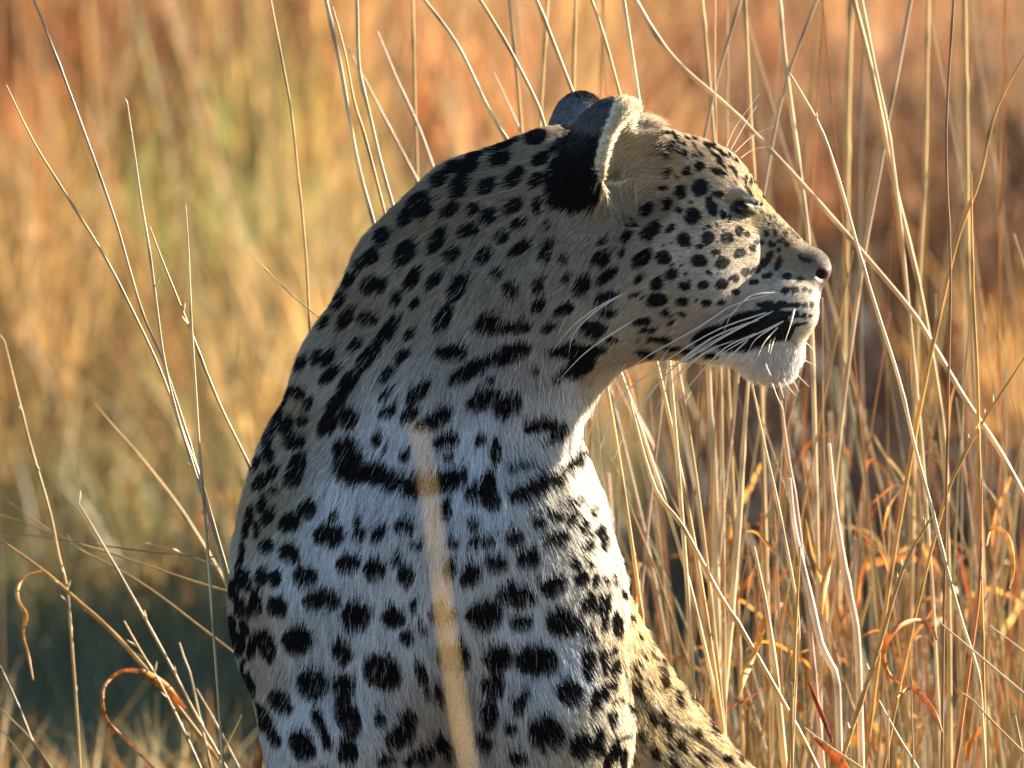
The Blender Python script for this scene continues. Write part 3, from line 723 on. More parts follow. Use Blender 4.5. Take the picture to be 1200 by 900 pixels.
def make_eye(side):
    d0 = front_depth(866, 243)
    c = W(871.5, 245, (d0 + 9) * (1 if side < 0 else -1))
    ns, nr = 24, 16
    th = np.linspace(0, math.pi, nr + 1); ph = np.linspace(0, 2 * math.pi, ns, endpoint=False)
    ax = norm(np.array([0.86, side * 0.5, 0.05]))                      # gaze, ahead along the muzzle
    b1 = norm(np.cross(ax, [0, 0, 1.0])); b2 = np.cross(b1, ax)
    r = 15.0 + 2.0 * np.exp(-(th / 0.42) ** 2)
    V = c + r[:, None, None] * (np.cos(th)[:, None, None] * ax + np.sin(th)[:, None, None] * (np.cos(ph)[None, :, None] * b1 + np.sin(ph)[None, :, None] * b2))
    V = V.reshape(-1, 3)
    M = rotm(-20); V = c + ((V - c) @ M * np.array([1.0, .9, .46])) @ M.T
    i = np.arange(nr)[:, None] * ns; j = np.arange(ns)[None]; j2 = (j + 1) % ns
    Q = np.stack([i + j, i + ns + j, i + ns + j2, i + j2], -1).reshape(-1, 4)
    tcol = np.repeat(np.where(th[:, None] < 0.16, np.array([[.004, .004, .004]]), np.where(th[:, None] < 0.62, np.array([[.12, .085, .035]]), np.array([[.03, .022, .018]]))), ns, 0)
    m = bpy.data.materials.get('eye_surface')
    if not m:
        m, nt, out = node_mat('eye_surface')
        p = nt.nodes.new('ShaderNodeBsdfPrincipled'); p.inputs['Roughness'].default_value = 0.10; p.inputs['Specular IOR Level'].default_value = 0.35
        nt.links.new(attr_mix(nt, 0.3, 400), p.inputs['Base Color'])
        p.inputs['Coat Weight'].default_value = 0.0
        nt.links.new(p.outputs[0], out.inputs[0])
    return mesh_np('eye', V / S, Q, m, tcol, parent=leopard)


make_eye(-1); make_eye(1)

wm, nt, out = node_mat('whisker_white')
p = nt.nodes.new('ShaderNodeBsdfPrincipled'); p.inputs['Base Color'].default_value = (.85, .82, .76, 1); p.inputs['Roughness'].default_value = 0.35
t = nt.nodes.new('ShaderNodeBsdfTranslucent'); t.inputs[0].default_value = (.85, .80, .70, 1)
mx = nt.nodes.new('ShaderNodeMixShader'); mx.inputs[0].default_value = 0.5
nt.links.new(p.outputs[0], mx.inputs[1]); nt.links.new(t.outputs[0], mx.inputs[2]); nt.links.new(mx.outputs[0], out.inputs[0])
WH = {(640, 280): ["820,187 720,200 650,270 620,340", "815,187 640,240 500,335 420,400 370,505", "828,238 650,330 480,430 300,520 200,700", "800,250 600,320 420,430 260,560 190,740", "842,285 690,360 560,440",
                   "840,285 740,350 705,410", "815,310 770,360 745,410", "875,240 860,300 840,360", "760,280 580,350 400,500 300,640 240,770", "720,290 560,360 430,470 330,600 290,680", "740,330 620,390 500,520 440,600",
                   "700,300 520,400 470,480 462,585", "690,240 560,310 440,340 240,480 150,690", "680,350 560,400 430,520 380,610", "650,340 500,440 420,530 400,610", "320,165 180,250 100,330 80,400", "310,175 190,235 90,310 20,400",
                   "330,270 150,390 40,500", "805,345 795,375 788,405", "770,430 778,455 792,480", "640,240 520,320 330,430 200,560", "715,350 640,420 600,470", "790,352 784,380 782,400"],
      (600, 80): ["755,275 790,200 870,90", "785,295 850,235 920,205", "805,315 850,285 905,275", "430,395 437,450 443,530", "770,285 830,180 862,130"],
      (780, 340): ["880,600 910,660 935,710", "830,625 870,690 915,740", "750,655 790,760 828,840", "800,650 815,700 832,760", "905,570 950,620 1010,680", "960,480 1010,510 1060,530", "990,370 1020,400 1045,430", "700,510 715,550 735,600"]}
for (ox, oy), rows in WH.items():
    sheet = 3.0 if (ox, oy) != (780, 340) else 6.0
    for row in rows:
        pp = [tuple(float(v) for v in q.split(',')) for q in row.split()]
        d0 = front_depth(ox + pp[0][0] / sheet, oy + pp[0][1] / sheet)
        if (ox, oy) != (640, 280): d0 = min(d0, -6)
        C = []
        for i, (x, y) in enumerate(pp):
            s = i / (len(pp) - 1)
            C.append(W(ox + x / sheet, oy + y / sheet, d0 - (1 if i == 0 else 0) * -3 - 55 * s * (1.2 - s) * (1 if sheet == 3 else 0.3)))
        C = catmull(np.array(C), 14) / S
        r0 = 1.15 if sheet == 3 and (ox, oy) == (640, 280) else 0.6
        R = np.linspace(r0, 0.2, 14) / S
        V, Q = tube(C, R, 5)
        mesh_np('whisker', V, Q, wm, parent=leopard)
rng = np.random.default_rng(29)
# ------------------------------------------------------------------ single grass stalks one can follow with the eye
STRAW = (.50, .34, .14); PALE = (.57, .44, .25); GOLD = (.46, .27, .07); RUST = (.46, .20, .06); BROWN = (.26, .14, .06); DUSK = (.42, .30, .18)
stalk_mat = leafy_mat('dry_stalk', trans=0.30, rough=0.4, spec=0.5, amount=0.3, scale=40, stretch=(1, 1, .35))
leaf_mat = leafy_mat('dry_leaf', trans=0.45, rough=0.5, spec=0.25, amount=0.25, scale=90)


def stalk_path(pts, d, slope=0.0, root=True):
    """picture points (tip first) at depth d -> smooth world path, grown down to the soil"""
    pts = [tuple(float(v) for v in q.split(',')) for q in pts.split()] if isinstance(pts, str) else pts
    n = len(pts)
    P = np.array([at(x, y, d + slope * i / max(n - 1, 1)) for i, (x, y) in enumerate(pts)])
    P = catmull(P, 7 * n)
    if pts[0][1] <= 4:                                        # leaves the frame at the top: goes on
        u = norm(P[0] - P[2]); ext = [P[0] + u * 0.04 * k + np.array([0, 0, -.0015]) * k * k for k in range(6, 0, -1)]
        P = np.vstack([ext, P])
    if root:
        q = P[-1].copy(); u = norm(P[-1] - P[-3]); tail = []
        for _ in range(80):
            u = norm(u + np.array([0, 0, -.07])); q = q + u * 0.035; tail.append(q.copy())
            if q[2] < -0.01: break
        P = np.vstack([P, tail])
    return P


def stalk_object(label, pts, d, r, col, slope=0.0, seeds=0, group='dry grass stalks one can follow'):
    P = stalk_path(pts, d, slope)
    n = len(P)
    L = np.concatenate([[0], np.cumsum(np.linalg.norm(np.diff(P, axis=0), axis=1))])
    fine = np.linspace(0, L[-1], max(24, int(L[-1] / 0.012)))
    P = np.stack([np.interp(fine, L, P[:, k]) for k in range(3)], -1)
    P += vnoise(P * 9 + d * 7, 21) * 0.0008
    tip = np.clip(fine / 0.10, 0, 1)
    R = r / S * (0.45 + 0.55 * tip) * (1 + 0.12 * np.clip(fine - 0.2, 0, 1))
    C = np.tile(np.array(col), (len(P), 1)) * (1 + 0.12 * vnoise(P * 14, 23)[:, [0]])
    k = random.Random(sum(ord(ch) * (i + 1) for i, ch in enumerate(label)))
    s = k.uniform(.05, .12)
    while s < fine[-1]:                                        # nodes: swollen, pale above, brown below
        w = np.exp(-((fine - s) / 0.004) ** 2); R = R * (1 + 0.35 * w)
        C = C * (1 - 0.45 * np.exp(-((fine - s - 0.006) / 0.006) ** 2))[:, None]
        C = np.minimum(C * (1 + 0.16 * np.exp(-((fine - s + 0.025) / 0.02) ** 2))[:, None], .85)
        s += k.uniform(.09, .17)
    V, Q = tube(P, R, 7)
    C = np.repeat(C, 7, 0)
    for q in range(seeds):                                     # chaffy bristles along the upper stem
        i = int(k.uniform(0, 0.45) * len(P)); i = min(i, len(P) - 3)
        u = norm(norm(P[i] - P[i + 2]) + np.array([k.uniform(-.7, .7), k.uniform(-.5, .5), k.uniform(-.2, .4)]))
        l = k.uniform(.005, .012)
        v, f = tube(np.array([P[i], P[i] + u * l * .5, P[i] + u * l]), np.array([.0005, .0008, .0001]), 4)
        Q = np.vstack([Q, f + len(V)]); V = np.vstack([V, v]); C = np.vstack([C, np.tile(np.array(PALE), (len(v), 1))])
    o = mesh_np('grass_stalk', V, Q, stalk_mat, C)
    return tag(o, label, 'grass stalk', group)


STALKS = [
 ("straw stalk whose frayed tip ends highest at the far left edge", "8,100 42,170 85,240 122,300 153,360 187,433 210,497 235,562 258,640", .10, 1.7, STRAW, 0),
 ("long straw stalk leaving the top edge far left of the leopard", "40,0 70,77 100,160 133,253 147,300 167,367 187,413 203,460 225,530 250,610", .14, 1.6, DUSK, 0),
 ("pale stalk with broken blunt top left of the leopard's neck", "150,122 158,180 166,240 176,300 185,370 194,430 212,500 238,580 255,640", .06, 1.8, PALE, 5),
 ("short upright stalk with pale blunt top beside the leopard's back", "217,240 221,300 224,370 229,450 234,530 240,600", .03, 1.8, PALE, 3),
 ("leaning stalk running down into the leopard's back from the left", "175,265 188,300 222,385 255,470 292,545", .12, 1.8, STRAW, 6),
 ("faint slender stalk hanging down between the left stalks and the neck", "317,0 330,70 341,130 350,210 358,290 362,360", .35, 1.5, STRAW, 0),
 ("short thin twig pointing up left from the leopard's nape", "290,293 310,314 336,340 376,374", .05, 1.1, PALE, 6),
 ("thick pale stalk leaning over the nape, first of the close trio", "382,0 400,83 413,160 423,207 440,268", .25, 2.6, PALE, 0),
 ("thinner middle stalk of the close trio above the nape", "390,8 404,60 415,118 428,160 452,252", .3, 2.0, STRAW, 0),
 ("bent pale stalk with a knot, last of the close trio above the nape", "418,0 421,80 433,133 446,190 462,248", .22, 2.3, PALE, 0),
 ("blurred upright stalk standing alone above the leopard's neck", "483,0 485,100 488,210", .8, 2.0, STRAW, 0),
 ("blurred dull stalk leaning right above the neck, tip in view", "442,37 463,90 490,150 510,205", .7, 2.0, DUSK, 0),
 ("blurred brown stalk crossing behind the trio above the nape", "407,57 430,100 452,143 490,215", .7, 1.9, DUSK, 0),
 ("diagonal stalk from the top edge with a bright lower half", "498,0 537,53 573,127 596,165", .3, 2.2, PALE, 0),
 ("knotted diagonal stalk ending just before the far ear", "562,0 597,57 630,120 640,150", .25, 2.3, STRAW, 0),
 ("blurred straight stalk upright behind the diagonal ones", "597,0 605,80 611,150", .7, 2.2, STRAW, 0),
 ("diagonal stalk running down to the top of the far ear", "628,0 650,53 672,108", .25, 2.4, STRAW, 0),
 ("blurred leaning stalk crossing near the far ear's tip", "641,0 637,60 633,130", .8, 2.6, STRAW, 0),
 ("short faint stub of stalk over the leopard's crown", "578,85 592,115 608,150", .8, 2.0, DUSK, 0),
 ("blurred upright stalk above the gap between both ears", "674,0 672,60 671,112", .8, 2.4, STRAW, 0),
 ("stalk with side bristles leaning towards the near ear", "695,3 708,43 727,112", .35, 1.9, STRAW, 5),
 ("bright white stalk standing up behind the near ear", "730,0 738,50 747,110 754,160", .2, 2.6, PALE, 0),
 ("long thick stalk slanting across from above the forehead past the nose", "744,0 770,44 800,80 850,123 900,173 950,227 1007,292 1067,363 1093,403 1133,470 1167,520 1203,585", .45, 3.0, (.55, .38, .2), 0),
 ("crisp bright stalk slanting down past the nose to the lower right", "930,93 960,147 980,203 1007,300 1027,363 1053,443 1073,527 1093,600 1107,657 1127,727 1147,790 1152,850", .08, 2.1, PALE, 4),
 ("broad double stalk from the top edge right of the head", "1000,0 1017,67 1033,143 1047,213 1067,293 1083,367 1100,467 1108,540 1110,640", .55, 3.2, STRAW, 0),
 ("slim stalk that crosses over the broad double stalk", "1010,0 1027,87 1040,150 1052,240 1062,330", .5, 2.0, PALE, 0),
 ("brown stalk leaning left out of the broad double stalk", "1067,0 1053,77 1040,140 1030,200 1013,290 1000,380", .6, 2.8, DUSK, 0),
 ("dark thin wavy stem right of the broad double stalk", "1117,0 1110,117 1109,190 1112,260 1114,330 1112,420", .15, 1.6, BROWN, 0),
 ("straight tan stalk just right of the dark wavy stem", "1130,0 1132,150 1134,300 1140,420", .9, 3.4, STRAW, 0),
 ("straight blurred stalk just left of the dark wavy stem", "1087,0 1085,167 1078,300 1074,420", 1.0, 2.8, STRAW, 0),
 ("dark gold stem leaning left from the upper right edge", "1203,60 1167,130 1147,213 1122,280 1098,380", .35, 2.8, GOLD, 0),
 ("wide soft stalk upright midway between nose and broad stalk", "997,0 993,150 991,300 988,430", 1.3, 4.0, STRAW, 0),
 ("pale stalk with thick top joint above the muzzle", "913,0 920,73 930,147 937,200 947,277 950,350", .6, 2.8, PALE, 0),
 ("upright stalk with a joint over the leopard's eye", "872,0 877,83 880,143 884,230", .7, 2.6, STRAW, 0),
 ("upright stalk behind the middle of the forehead", "822,0 832,100 838,180", .7, 2.4, STRAW, 0),
 ("thin stem leaning left to the middle of the forehead", "867,0 840,93 827,153", .6, 2.0, DUSK, 0),
 ("thin stem leaning left to the brow from the top edge", "957,0 927,77 910,140 897,213", .6, 2.0, DUSK, 0),
 ("hair-thin bright upright stem just above the forehead", "838,0 838,80 840,165", .4, .9, PALE, 0),
 ("dark gold stem bent inward from the right edge at chin height", "1203,415 1153,493 1117,560 1098,620 1080,690", .2, 2.2, GOLD, 6),
 ("upright gold stem crossing the slanting stalk near the right edge", "1138,200 1140,340 1145,450 1148,600 1150,700", .15, 2.2, GOLD, 4),
 ("thick cream stalk under the jaw beside the whiskers", "830,400 832,480 836,540 838,620", .6, 4.6, PALE, 0),
 ("pale stalk under the chin leaning slightly left", "878,440 872,520 866,610 858,700", .5, 4.0, PALE, 0),
 ("thin crisp stalk slanting right below the chin", "880,445 895,520 913,600 935,720 933,800", .15, 1.9, PALE, 0),
 ("pinkish jointed stalk below the chin", "915,470 922,530 933,600 944,690", .35, 3.0, (.5, .33, .24), 0),
 ("light stalk slanting down from the chest into the thicket", "738,470 768,573 800,617 843,697 870,740 927,840 952,888", .18, 2.8, STRAW, 0),
 ("broken pale stalk with a whitish cut top in the lower thicket", "883,640 890,675 897,710 907,777 915,850", .2, 4.0, PALE, 0),
 ("stout whitish stalk with a kink in the lower thicket", "926,560 932,620 950,700 963,757 980,793 984,870", .25, 4.2, (.62, .5, .38), 0),
 ("stout jointed stalk leaning right in the middle of the thicket", "972,520 980,600 993,683 1004,740 1008,830", .25, 4.2, (.58, .44, .3), 0),
 ("seeded gold stem leaning right across the lower thicket", "1092,604 1060,660 1027,767 1000,850 985,895", .12, 2.8, (.45, .27, .09), 30),
 ("crisp pale stalk lying towards the lower right corner", "1102,730 1150,770 1203,815", -.06, 2.0, PALE, 0),
 ("short crisp stalk at the bottom edge under the thicket", "1030,820 1050,857 1075,898", -.05, 2.0, PALE, 0),
 ("flat-lying pale stalk at the bottom edge next to the haunch", "943,853 975,877 1010,900", .0, 2.2, PALE, 0),
 ("short pale stalk above the one lying in the lower right corner", "1160,733 1180,748 1204,766", -.05, 1.8, PALE, 0),
 ("lowest pale stalk lying in the lower right corner", "1140,820 1170,852 1204,886", -.04, 2.0, STRAW, 4),
 ("rust red upright stem near the right edge of the thicket", "1150,560 1147,683 1137,767 1120,893", .1, 2.4, RUST, 0),
 ("gold upright stem beside the haunch", "938,640 933,733 930,800 925,893", .12, 2.6, GOLD, 8),
 ("stout gold brown stem arching in from the left edge", "0,633 30,654 60,677 93,707 133,743 173,787 207,827 233,860 257,893", 0.44, 2.6, GOLD, 14),
 ("fine straw stem crossing over the arching gold brown stem", "92,590 110,620 133,660 167,720 200,780 227,833 263,897", 0.40, 1.7, STRAW, 8),
 ("straw stem with frayed pale top near the left edge", "5,400 23,473 37,527 58,600 68,650 78,690 84,760", 0.46, 1.8, STRAW, 10),
 ("dark thin stem lying level towards the leopard's shoulder", "0,623 70,632 140,642 210,650 285,655", 0.48, 1.0, BROWN, 0),
 ("fine pale stem drooping from the left edge to the shoulder", "0,603 40,616 83,633 135,650 187,667 225,680 275,695", 0.50, 1.1, STRAW, 0),
 ("fine straw stem slanting down from the left to the foreleg", "10,588 60,622 100,647 145,670 187,697 230,730 275,765", 0.50, 1.1, STRAW, 4),
 ("short fine stem with a side twig behind the shoulder", "177,638 200,644 232,655 275,672", 0.52, .9, DUSK, 3),
 ("dark brown stem at the lower left edge", "0,780 12,805 23,830 40,873 62,905", 0.42, 2.4, BROWN, 0),
 ("pale stem meeting the dark brown one in the lower left corner", "0,830 16,846 37,867 60,900", 0.40, 2.0, STRAW, 0),
 ("thin stem in the lower left corner below the others", "0,853 15,872 33,898", 0.39, 1.7, STRAW, 0),
 ("bristly seed head standing on the arching gold stem", "145,728 156,748 167,767 187,800 205,835", 0.42, 1.8, STRAW, 26),
 ("short bright stalk with cut top among the lower left stems", "210,753 216,772 223,790 233,837 245,890", 0.42, 2.0, PALE, 0),
 ("bright stalk leaning right next to the short cut one", "230,807 241,826 253,847 280,900", 0.42, 2.0, PALE, 0),
 ("thin stalk leaning up against the leopard's foreleg", "283,838 275,854 267,870 253,898", 0.40, 1.7, STRAW, 0),
 ("blurred pale stalk slanting in the shade left of the shoulder", "110,473 135,502 160,530 200,580 222,612", .8, 2.4, STRAW, 0),
]
for lab, pts, d, r, col, seeds in STALKS:
    stalk_object(lab, pts, d, r, col, seeds=seeds)
# close to the lens, far out of focus
o = stalk_object("soft blurred straw standing in front of the leopard's chest", "486,500 496,540 506,610 516,690 526,770 538,850 548,905", -3.9, 2.2, (.62, .45, .20))


def ribbon(P, Wd, up=np.array([0, 1.0, 0])):
    T = norm(np.gradient(P, axis=0)); A = norm(np.cross(T, up))
    V = np.stack([P - A * Wd[:, None], P + np.array([0, -.0006, 0]), P + A * Wd[:, None]], 1).reshape(-1, 3)
    n = len(P); i = np.arange(n - 1) * 3
    Q = np.vstack([np.stack([i, i + 1, i + 4, i + 3], -1), np.stack([i + 1, i + 2, i + 5, i + 4], -1)])
    return V, Q


def leaf_object(label, pts, d, wid, col, up=(0, 1.0, 0)):
    pts = [tuple(float(v) for v in q.split(',')) for q in pts.split()]
    P = catmull(np.array([at(x, y, d + .02 * math.sin(i * 1.3)) for i, (x, y) in enumerate(pts)]), 40)
    w = np.interp(np.linspace(0, 1, 40), np.linspace(0, 1, len(wid)), wid) / S
    V, Q = ribbon(P, w, np.array(up, float))
    C = np.tile(np.array(col), (len(V), 1)) * (1 + .2 * vnoise(V * 60, 3)[:, [0]])
    o = mesh_np('grass_leaf', V, Q, leaf_mat, C)
    md = o.modifiers.new('thickness', 'SOLIDIFY'); md.thickness = 0.0005; md.offset = 0
    return tag(o, label, 'grass leaf', 'curled dry grass leaves')


leaf_object('curled orange brown leaf looping over in the lower left stems', "217,830 203,816 187,800 172,790 160,786 145,786 133,792 123,803 120,815 121,830 126,845 143,863 160,880 182,902", 0.42, [1.5, 6.5, 4.5, 2.5, 2.2, 2.2, 2.0, 2.0, 1.4, 1.2], (.55, .26, .07))
leaf_object('withered twisted leaf hanging by the left edge', "52,668 30,675 20,690 22,705 30,722 27,742 33,767 39,797", .42, [.8, 1.2, 3.0, 2.0, 3.2, 1.2, 1.6, .5], (.55, .34, .13))
leaf_object('small orange leaf standing at the foot of the foreleg', "303,862 304,880 300,905 296,950", -.02, [.4, 4, 6, 4], (.6, .24, .06))
leaf_object('orange leaf tip sticking out beside the haunch', "741,640 745,660 745,690 742,730", .4, [.5, 4, 5, 3], (.6, .28, .08))
leaf_object('flat yellow leaf blade catching light beside the haunch', "896,738 886,760 876,782 870,800 866,818", .05, [.5, 3, 5, 3.2, .3], (.68, .42, .12))
leaf_object('broad orange leaf folded low in the thicket', "952,862 964,872 978,885 990,902 996,915", .0, [.3, 4, 6, 6, 3], (.62, .24, .05))
leaf_object('dark red leaf slanting in the lower thicket', "948,800 956,820 966,845 975,870", .12, [1.2, 2.6, 2.8, 1], (.28, .06, .03))
leaf_object('ring-shaped orange leaf curl in the middle of the lower thicket', "1098,750 1092,735 1075,727 1055,733 1040,750 1035,770 1042,790 1055,802", .05, [1.2, 2.2, 2.8, 3, 3, 2.6, 2, .8], (.6, .27, .08))
leaf_object('arched orange leaf right of the ring-shaped curl', "1050,818 1065,806 1080,815 1095,835 1104,858", .04, [1, 2.4, 3.2, 2.6, 1], (.6, .26, .08))
leaf_object('straw leaf looped over near the right edge', "1156,640 1160,622 1168,618 1180,630 1186,650 1187,672 1183,690", .12, [.5, 2, 3.4, 4, 3, 2, .3], (.66, .42, .16))
leaf_object('upright yellow leaf sheath in the thicket', "978,640 972,658 967,680 964,700 963,722", .3, [.4, 3, 4.5, 3, .4], (.66, .40, .14))


# ------------------------------------------------------------------ the thicket right of the leopard (too many stems to count)
def tubes_many(root, tip, bend, r0, col, sides=5, seg=9):
    n = len(root)
    t = np.linspace(0, 1, seg)
    P = root[:, None] * (1 - t[None, :, None]) + tip[:, None] * t[None, :, None] + bend[:, None] * (t * t)[None, :, None]
    P = P + vnoise(P * 3.5 + root[:, None, :1] * 40, 31) * 0.012 * t[None, :, None]
    T = norm(np.gradient(P, axis=1))
    A = norm(np.cross(T, np.array([0, 1.0, 0]))); B = np.cross(T, A)
    a = np.linspace(0, 2 * math.pi, sides, endpoint=False)
    R = r0[:, None] * (1 - .55 * t)[None]
    V = P[:, :, None] + R[:, :, None, None] * (np.cos(a)[None, None, :, None] * A[:, :, None] + np.sin(a)[None, None, :, None] * B[:, :, None])
    V = V.reshape(-1, 3)
    base = (np.arange(n) * seg * sides)[:, None, None]
    i = (np.arange(seg - 1) * sides)[None, :, None]; j = np.arange(sides)[None, None]; j2 = (j + 1) % sides
    Q = np.stack([base + i + j, base + i + j2, base + i + sides + j2, base + i + sides + j], -1).reshape(-1, 4)
    return V, Q, np.repeat(col, seg * sides, 0), P


PAL = np.array([STRAW, PALE, GOLD, DUSK, RUST, BROWN, (.40, .36, .16)])


def stems(n, x0, x1, d0, d1, h0, h1, probs, rmin=.0014, rmax=.0034):
    y = rng.uniform(d0, d1, n)
    x = rng.uniform(x0, x1, n)
    g = np.stack([x, y, ground_z(x, y) - .01], -1)
    h = rng.uniform(h0, h1, n)
    lane = np.abs(y - .6 * (x - .1) - .12) < .32                 # keep the sun's lane to the leopard open
    ok = ~(lane & (y > 0) & (x > 0) & (rng.random(n) < .85))
    x, y, g, h = x[ok], y[ok], g[ok], h[ok]; n = len(x)
    lean = rng.normal(0, .11, (n, 2))
    tip = g + np.stack([lean[:, 0] * h, lean[:, 1] * h, h], -1)
    bend = np.stack([rng.normal(0, .06, n), rng.normal(0, .06, n), np.zeros(n)], -1) * h[:, None]
    c = PAL[rng.choice(len(PAL), n, p=probs)] * rng.uniform(.75, 1.15, (n, 1))
    return tubes_many(g, tip, bend, rng.uniform(rmin, rmax, n), c)


def merge(parts):
    V, Q, C, k = [], [], [], 0
    for v, q, c in parts:
        V.append(v); Q.append(q + k); C.append(c); k += len(v)
    return np.vstack(V), np.vstack(Q), np.vstack(C)


PR = [.28, .14, .18, .10, .18, .07, .05]
PL = [.20, .10, .20, .08, .30, .08, .04]
stem_a = stems(280, .10, .95, .45, 1.6, .44, .78, PR, .0008, .0019); stem_b = stems(230, .12, .95, .5, 1.6, .34, .56, PL, .0014, .0032); stem_c = stems(30, .2, .6, -.3, -.03, .34, .54, PR, .0010, .0022)
pa = [stem_a[:3], stems(70, .06, 1.6, 1.2, 3.2, .5, 1.0, PR, .0012, .003)[:3], stem_b[:3],
      stems(50, .10, 1.2, 1.0, 2.8, .40, .62, PL, .0016, .0036)[:3], stem_c[:3],
      stems(18, .0, .8, .6, 1.8, .95, 1.2, PR, .0010, .0020)[:3], stems(10, -.9, .0, 1.6, 4.0, .5, .9, PR, .001, .0016)[:3]]
V, Q, C = merge(pa)
o = mesh_np('stalk_thicket_grass', V, Q, stalk_mat, C)
tag(o, 'thicket of dry upright stems to the right of the leopard', 'grass', kind='stuff')


def curls(n):
    """withered blades, each leaving a stem of the thicket and bending over"""
    parts = []
    hosts = [(stem_a[3], .30), (stem_b[3], .55), (stem_c[3], .15)]
    for _ in range(n):
        Ps = hosts[rng.choice(3, p=[h[1] for h in hosts])][0]
        st = Ps[rng.integers(len(Ps))]
        u = rng.uniform(.45, .95) * (len(st) - 1); i0 = int(u); o0 = st[i0] + (st[min(i0 + 1, len(st) - 1)] - st[i0]) * (u - i0)
        a = rng.uniform(0, 2 * math.pi); l = rng.uniform(.035, .12); c = rng.choice([rng.uniform(.3, 1.2), rng.uniform(1.2, 3.2)])
        t = np.linspace(0, 1, 10)
        th = 1.35 - t * c - .25 * np.sin(t * 7 + a)
        s = rng.choice([-1, 1])
        ca = math.copysign(max(abs(math.cos(a)), .45), s)
        P = o0 + np.stack([np.cumsum(np.cos(th)) * l / 10 * ca, np.cumsum(np.cos(th)) * l / 10 * math.sin(a), np.cumsum(np.sin(th)) * l / 10], -1)
        w = np.interp(t, [0, .25, .7, 1], [.45, 1, .7, .08]) * rng.choice([rng.uniform(.0008, .0018), rng.uniform(.0018, .0036)], p=[.65, .35])
        v, q = ribbon(P, w, norm(np.array([rng.normal(0, .5), 1.0, rng.normal(0, .5)])))
        col = np.array([(.50, .17, .035), (.55, .25, .06), (.32, .09, .03), (.48, .33, .12)])[rng.choice(4, p=[.4, .3, .12, .18])] * rng.uniform(.8, 1.2)
        sh = 1 + .25 * vnoise(v * 90, 77)[:, [0]]
        parts.append((v, q, np.tile(col, (len(v), 1)) * sh))
    return merge(parts)


V, Q, C = curls(260)
o = mesh_np('curled_leaves', V, Q, leaf_mat, C)
tag(o, 'small curled orange leaf blades scattered through the stem thicket', 'leaves', kind='stuff')


# ------------------------------------------------------------------ the grassland behind
def blades(x, y, h, w, col, lean=.25, droop=.25, seg=4):
    n = len(x)
    g = np.stack([x, y, ground_z(x, y) - .005], -1)
    a = rng.uniform(0, 2 * math.pi, n)
    L = np.stack([np.cos(a), np.sin(a)], -1) * (np.abs(rng.normal(0, lean, n)) * h)[:, None]
    t = np.linspace(0, 1, seg + 1)
    P = g[:, None] + np.stack([L[:, None, 0] * t ** 1.6, L[:, None, 1] * t ** 1.6, h[:, None] * (t - droop * t ** 3 * rng.random(n)[:, None])], -1)
    f = rng.uniform(-1.1, 1.1, n)
    A = np.stack([np.cos(f), np.sin(f), np.zeros(n)], -1)
    wd = w[:, None] * np.interp(t, [0, .4, 1], [.8, 1, .12])[None]
    V = np.stack([P - A[:, None] * wd[..., None], P + A[:, None] * wd[..., None]], 2).reshape(-1, 3)
    k = 2 * (seg + 1)
    b = (np.arange(n) * k)[:, None] + (np.arange(seg) * 2)[None]
    Q = np.stack([b, b + 1, b + 3, b + 2], -1).reshape(-1, 4)
    return V, Q, np.repeat(col, k, 0)


def scatter(n, y0, y1, side, power=1.0):
    y = y0 + (y1 - y0) * rng.random(n) ** power
    x = rng.uniform(-1, 1, n) * (side + .055 * (y + 12))
    return x, y


def patch(x, y, sc_, seed):
    return vnoise(np.stack([x * sc_, y * sc_ * .5, np.zeros(len(x))], -1), seed)


blade_mat = leafy_mat('dry_blade', trans=0.5, rough=0.6, spec=0.2, amount=0.2, scale=8)
green_mat = leafy_mat('green_blade', trans=0.4, rough=0.5, spec=0.3, amount=0.2, scale=8)


def tall(n, y0, y1, power, hmin, hmax, wmin, wmax, warm, per=60, ramp=0.0):
    k = n // per
    cx, cy = scatter(k, y0, y1, 1.2, power)
    bare = (cx > .11) & (cy < 9.2) & (rng.random(k) < .97)             # an open shaded hollow behind the thicket
    cx, cy = cx[~bare], cy[~bare]; n = int(n * len(cx) / k); k = len(cx)
    tid = rng.integers(0, k, n)
    sp = rng.uniform(.025, .075, k)[tid]
    x = cx[tid] + rng.normal(0, 1, n) * sp; y = cy[tid] + rng.normal(0, 1, n) * sp
    p = patch(cx, cy, 2.6, 41); p2 = patch(cx, cy, 1.1, 43)
    hue = np.clip(.56 + .95 * p[:, 0] + warm, 0, 1)
    straw, russ, tan, green = np.array([.42, .26, .092]), np.array([.31, .096, .027]), np.array([.33, .195, .11]), np.array([.22, .29, .08])
    c = straw * (1 - hue[:, None]) + russ * hue[:, None]
    mx = np.clip(p2[:, [1]] * 1.4, 0, .9); c = c * (1 - mx) + tan * mx
    gm = np.clip(p2[:, [2]] * 2.4 - 1.25, 0, .5); c = c * (1 - gm) + green * gm
    gm = np.clip(1.3 * np.exp(-((cx + .43) / .09) ** 2 - ((cy - 9.3) / 1.0) ** 2), 0, .9)[:, None]; c = c * (1 - gm) + green * gm
    c = c * np.clip(rng.lognormal(-.12, .5, (k, 1)), .25, 1.6)
    h = rng.uniform(hmin, hmax, n) * (.8 + .35 * p[tid, 1]) * rng.uniform(.5, 1.15, k)[tid]
    if ramp: h = h * np.clip((cy - y0) / ramp, .25, 1)[tid]
    return blades(x, y, h, rng.uniform(wmin, wmax, n), c[tid] * np.clip(rng.lognormal(-.1, .45, (n, 1)), .3, 1.7), lean=.3)


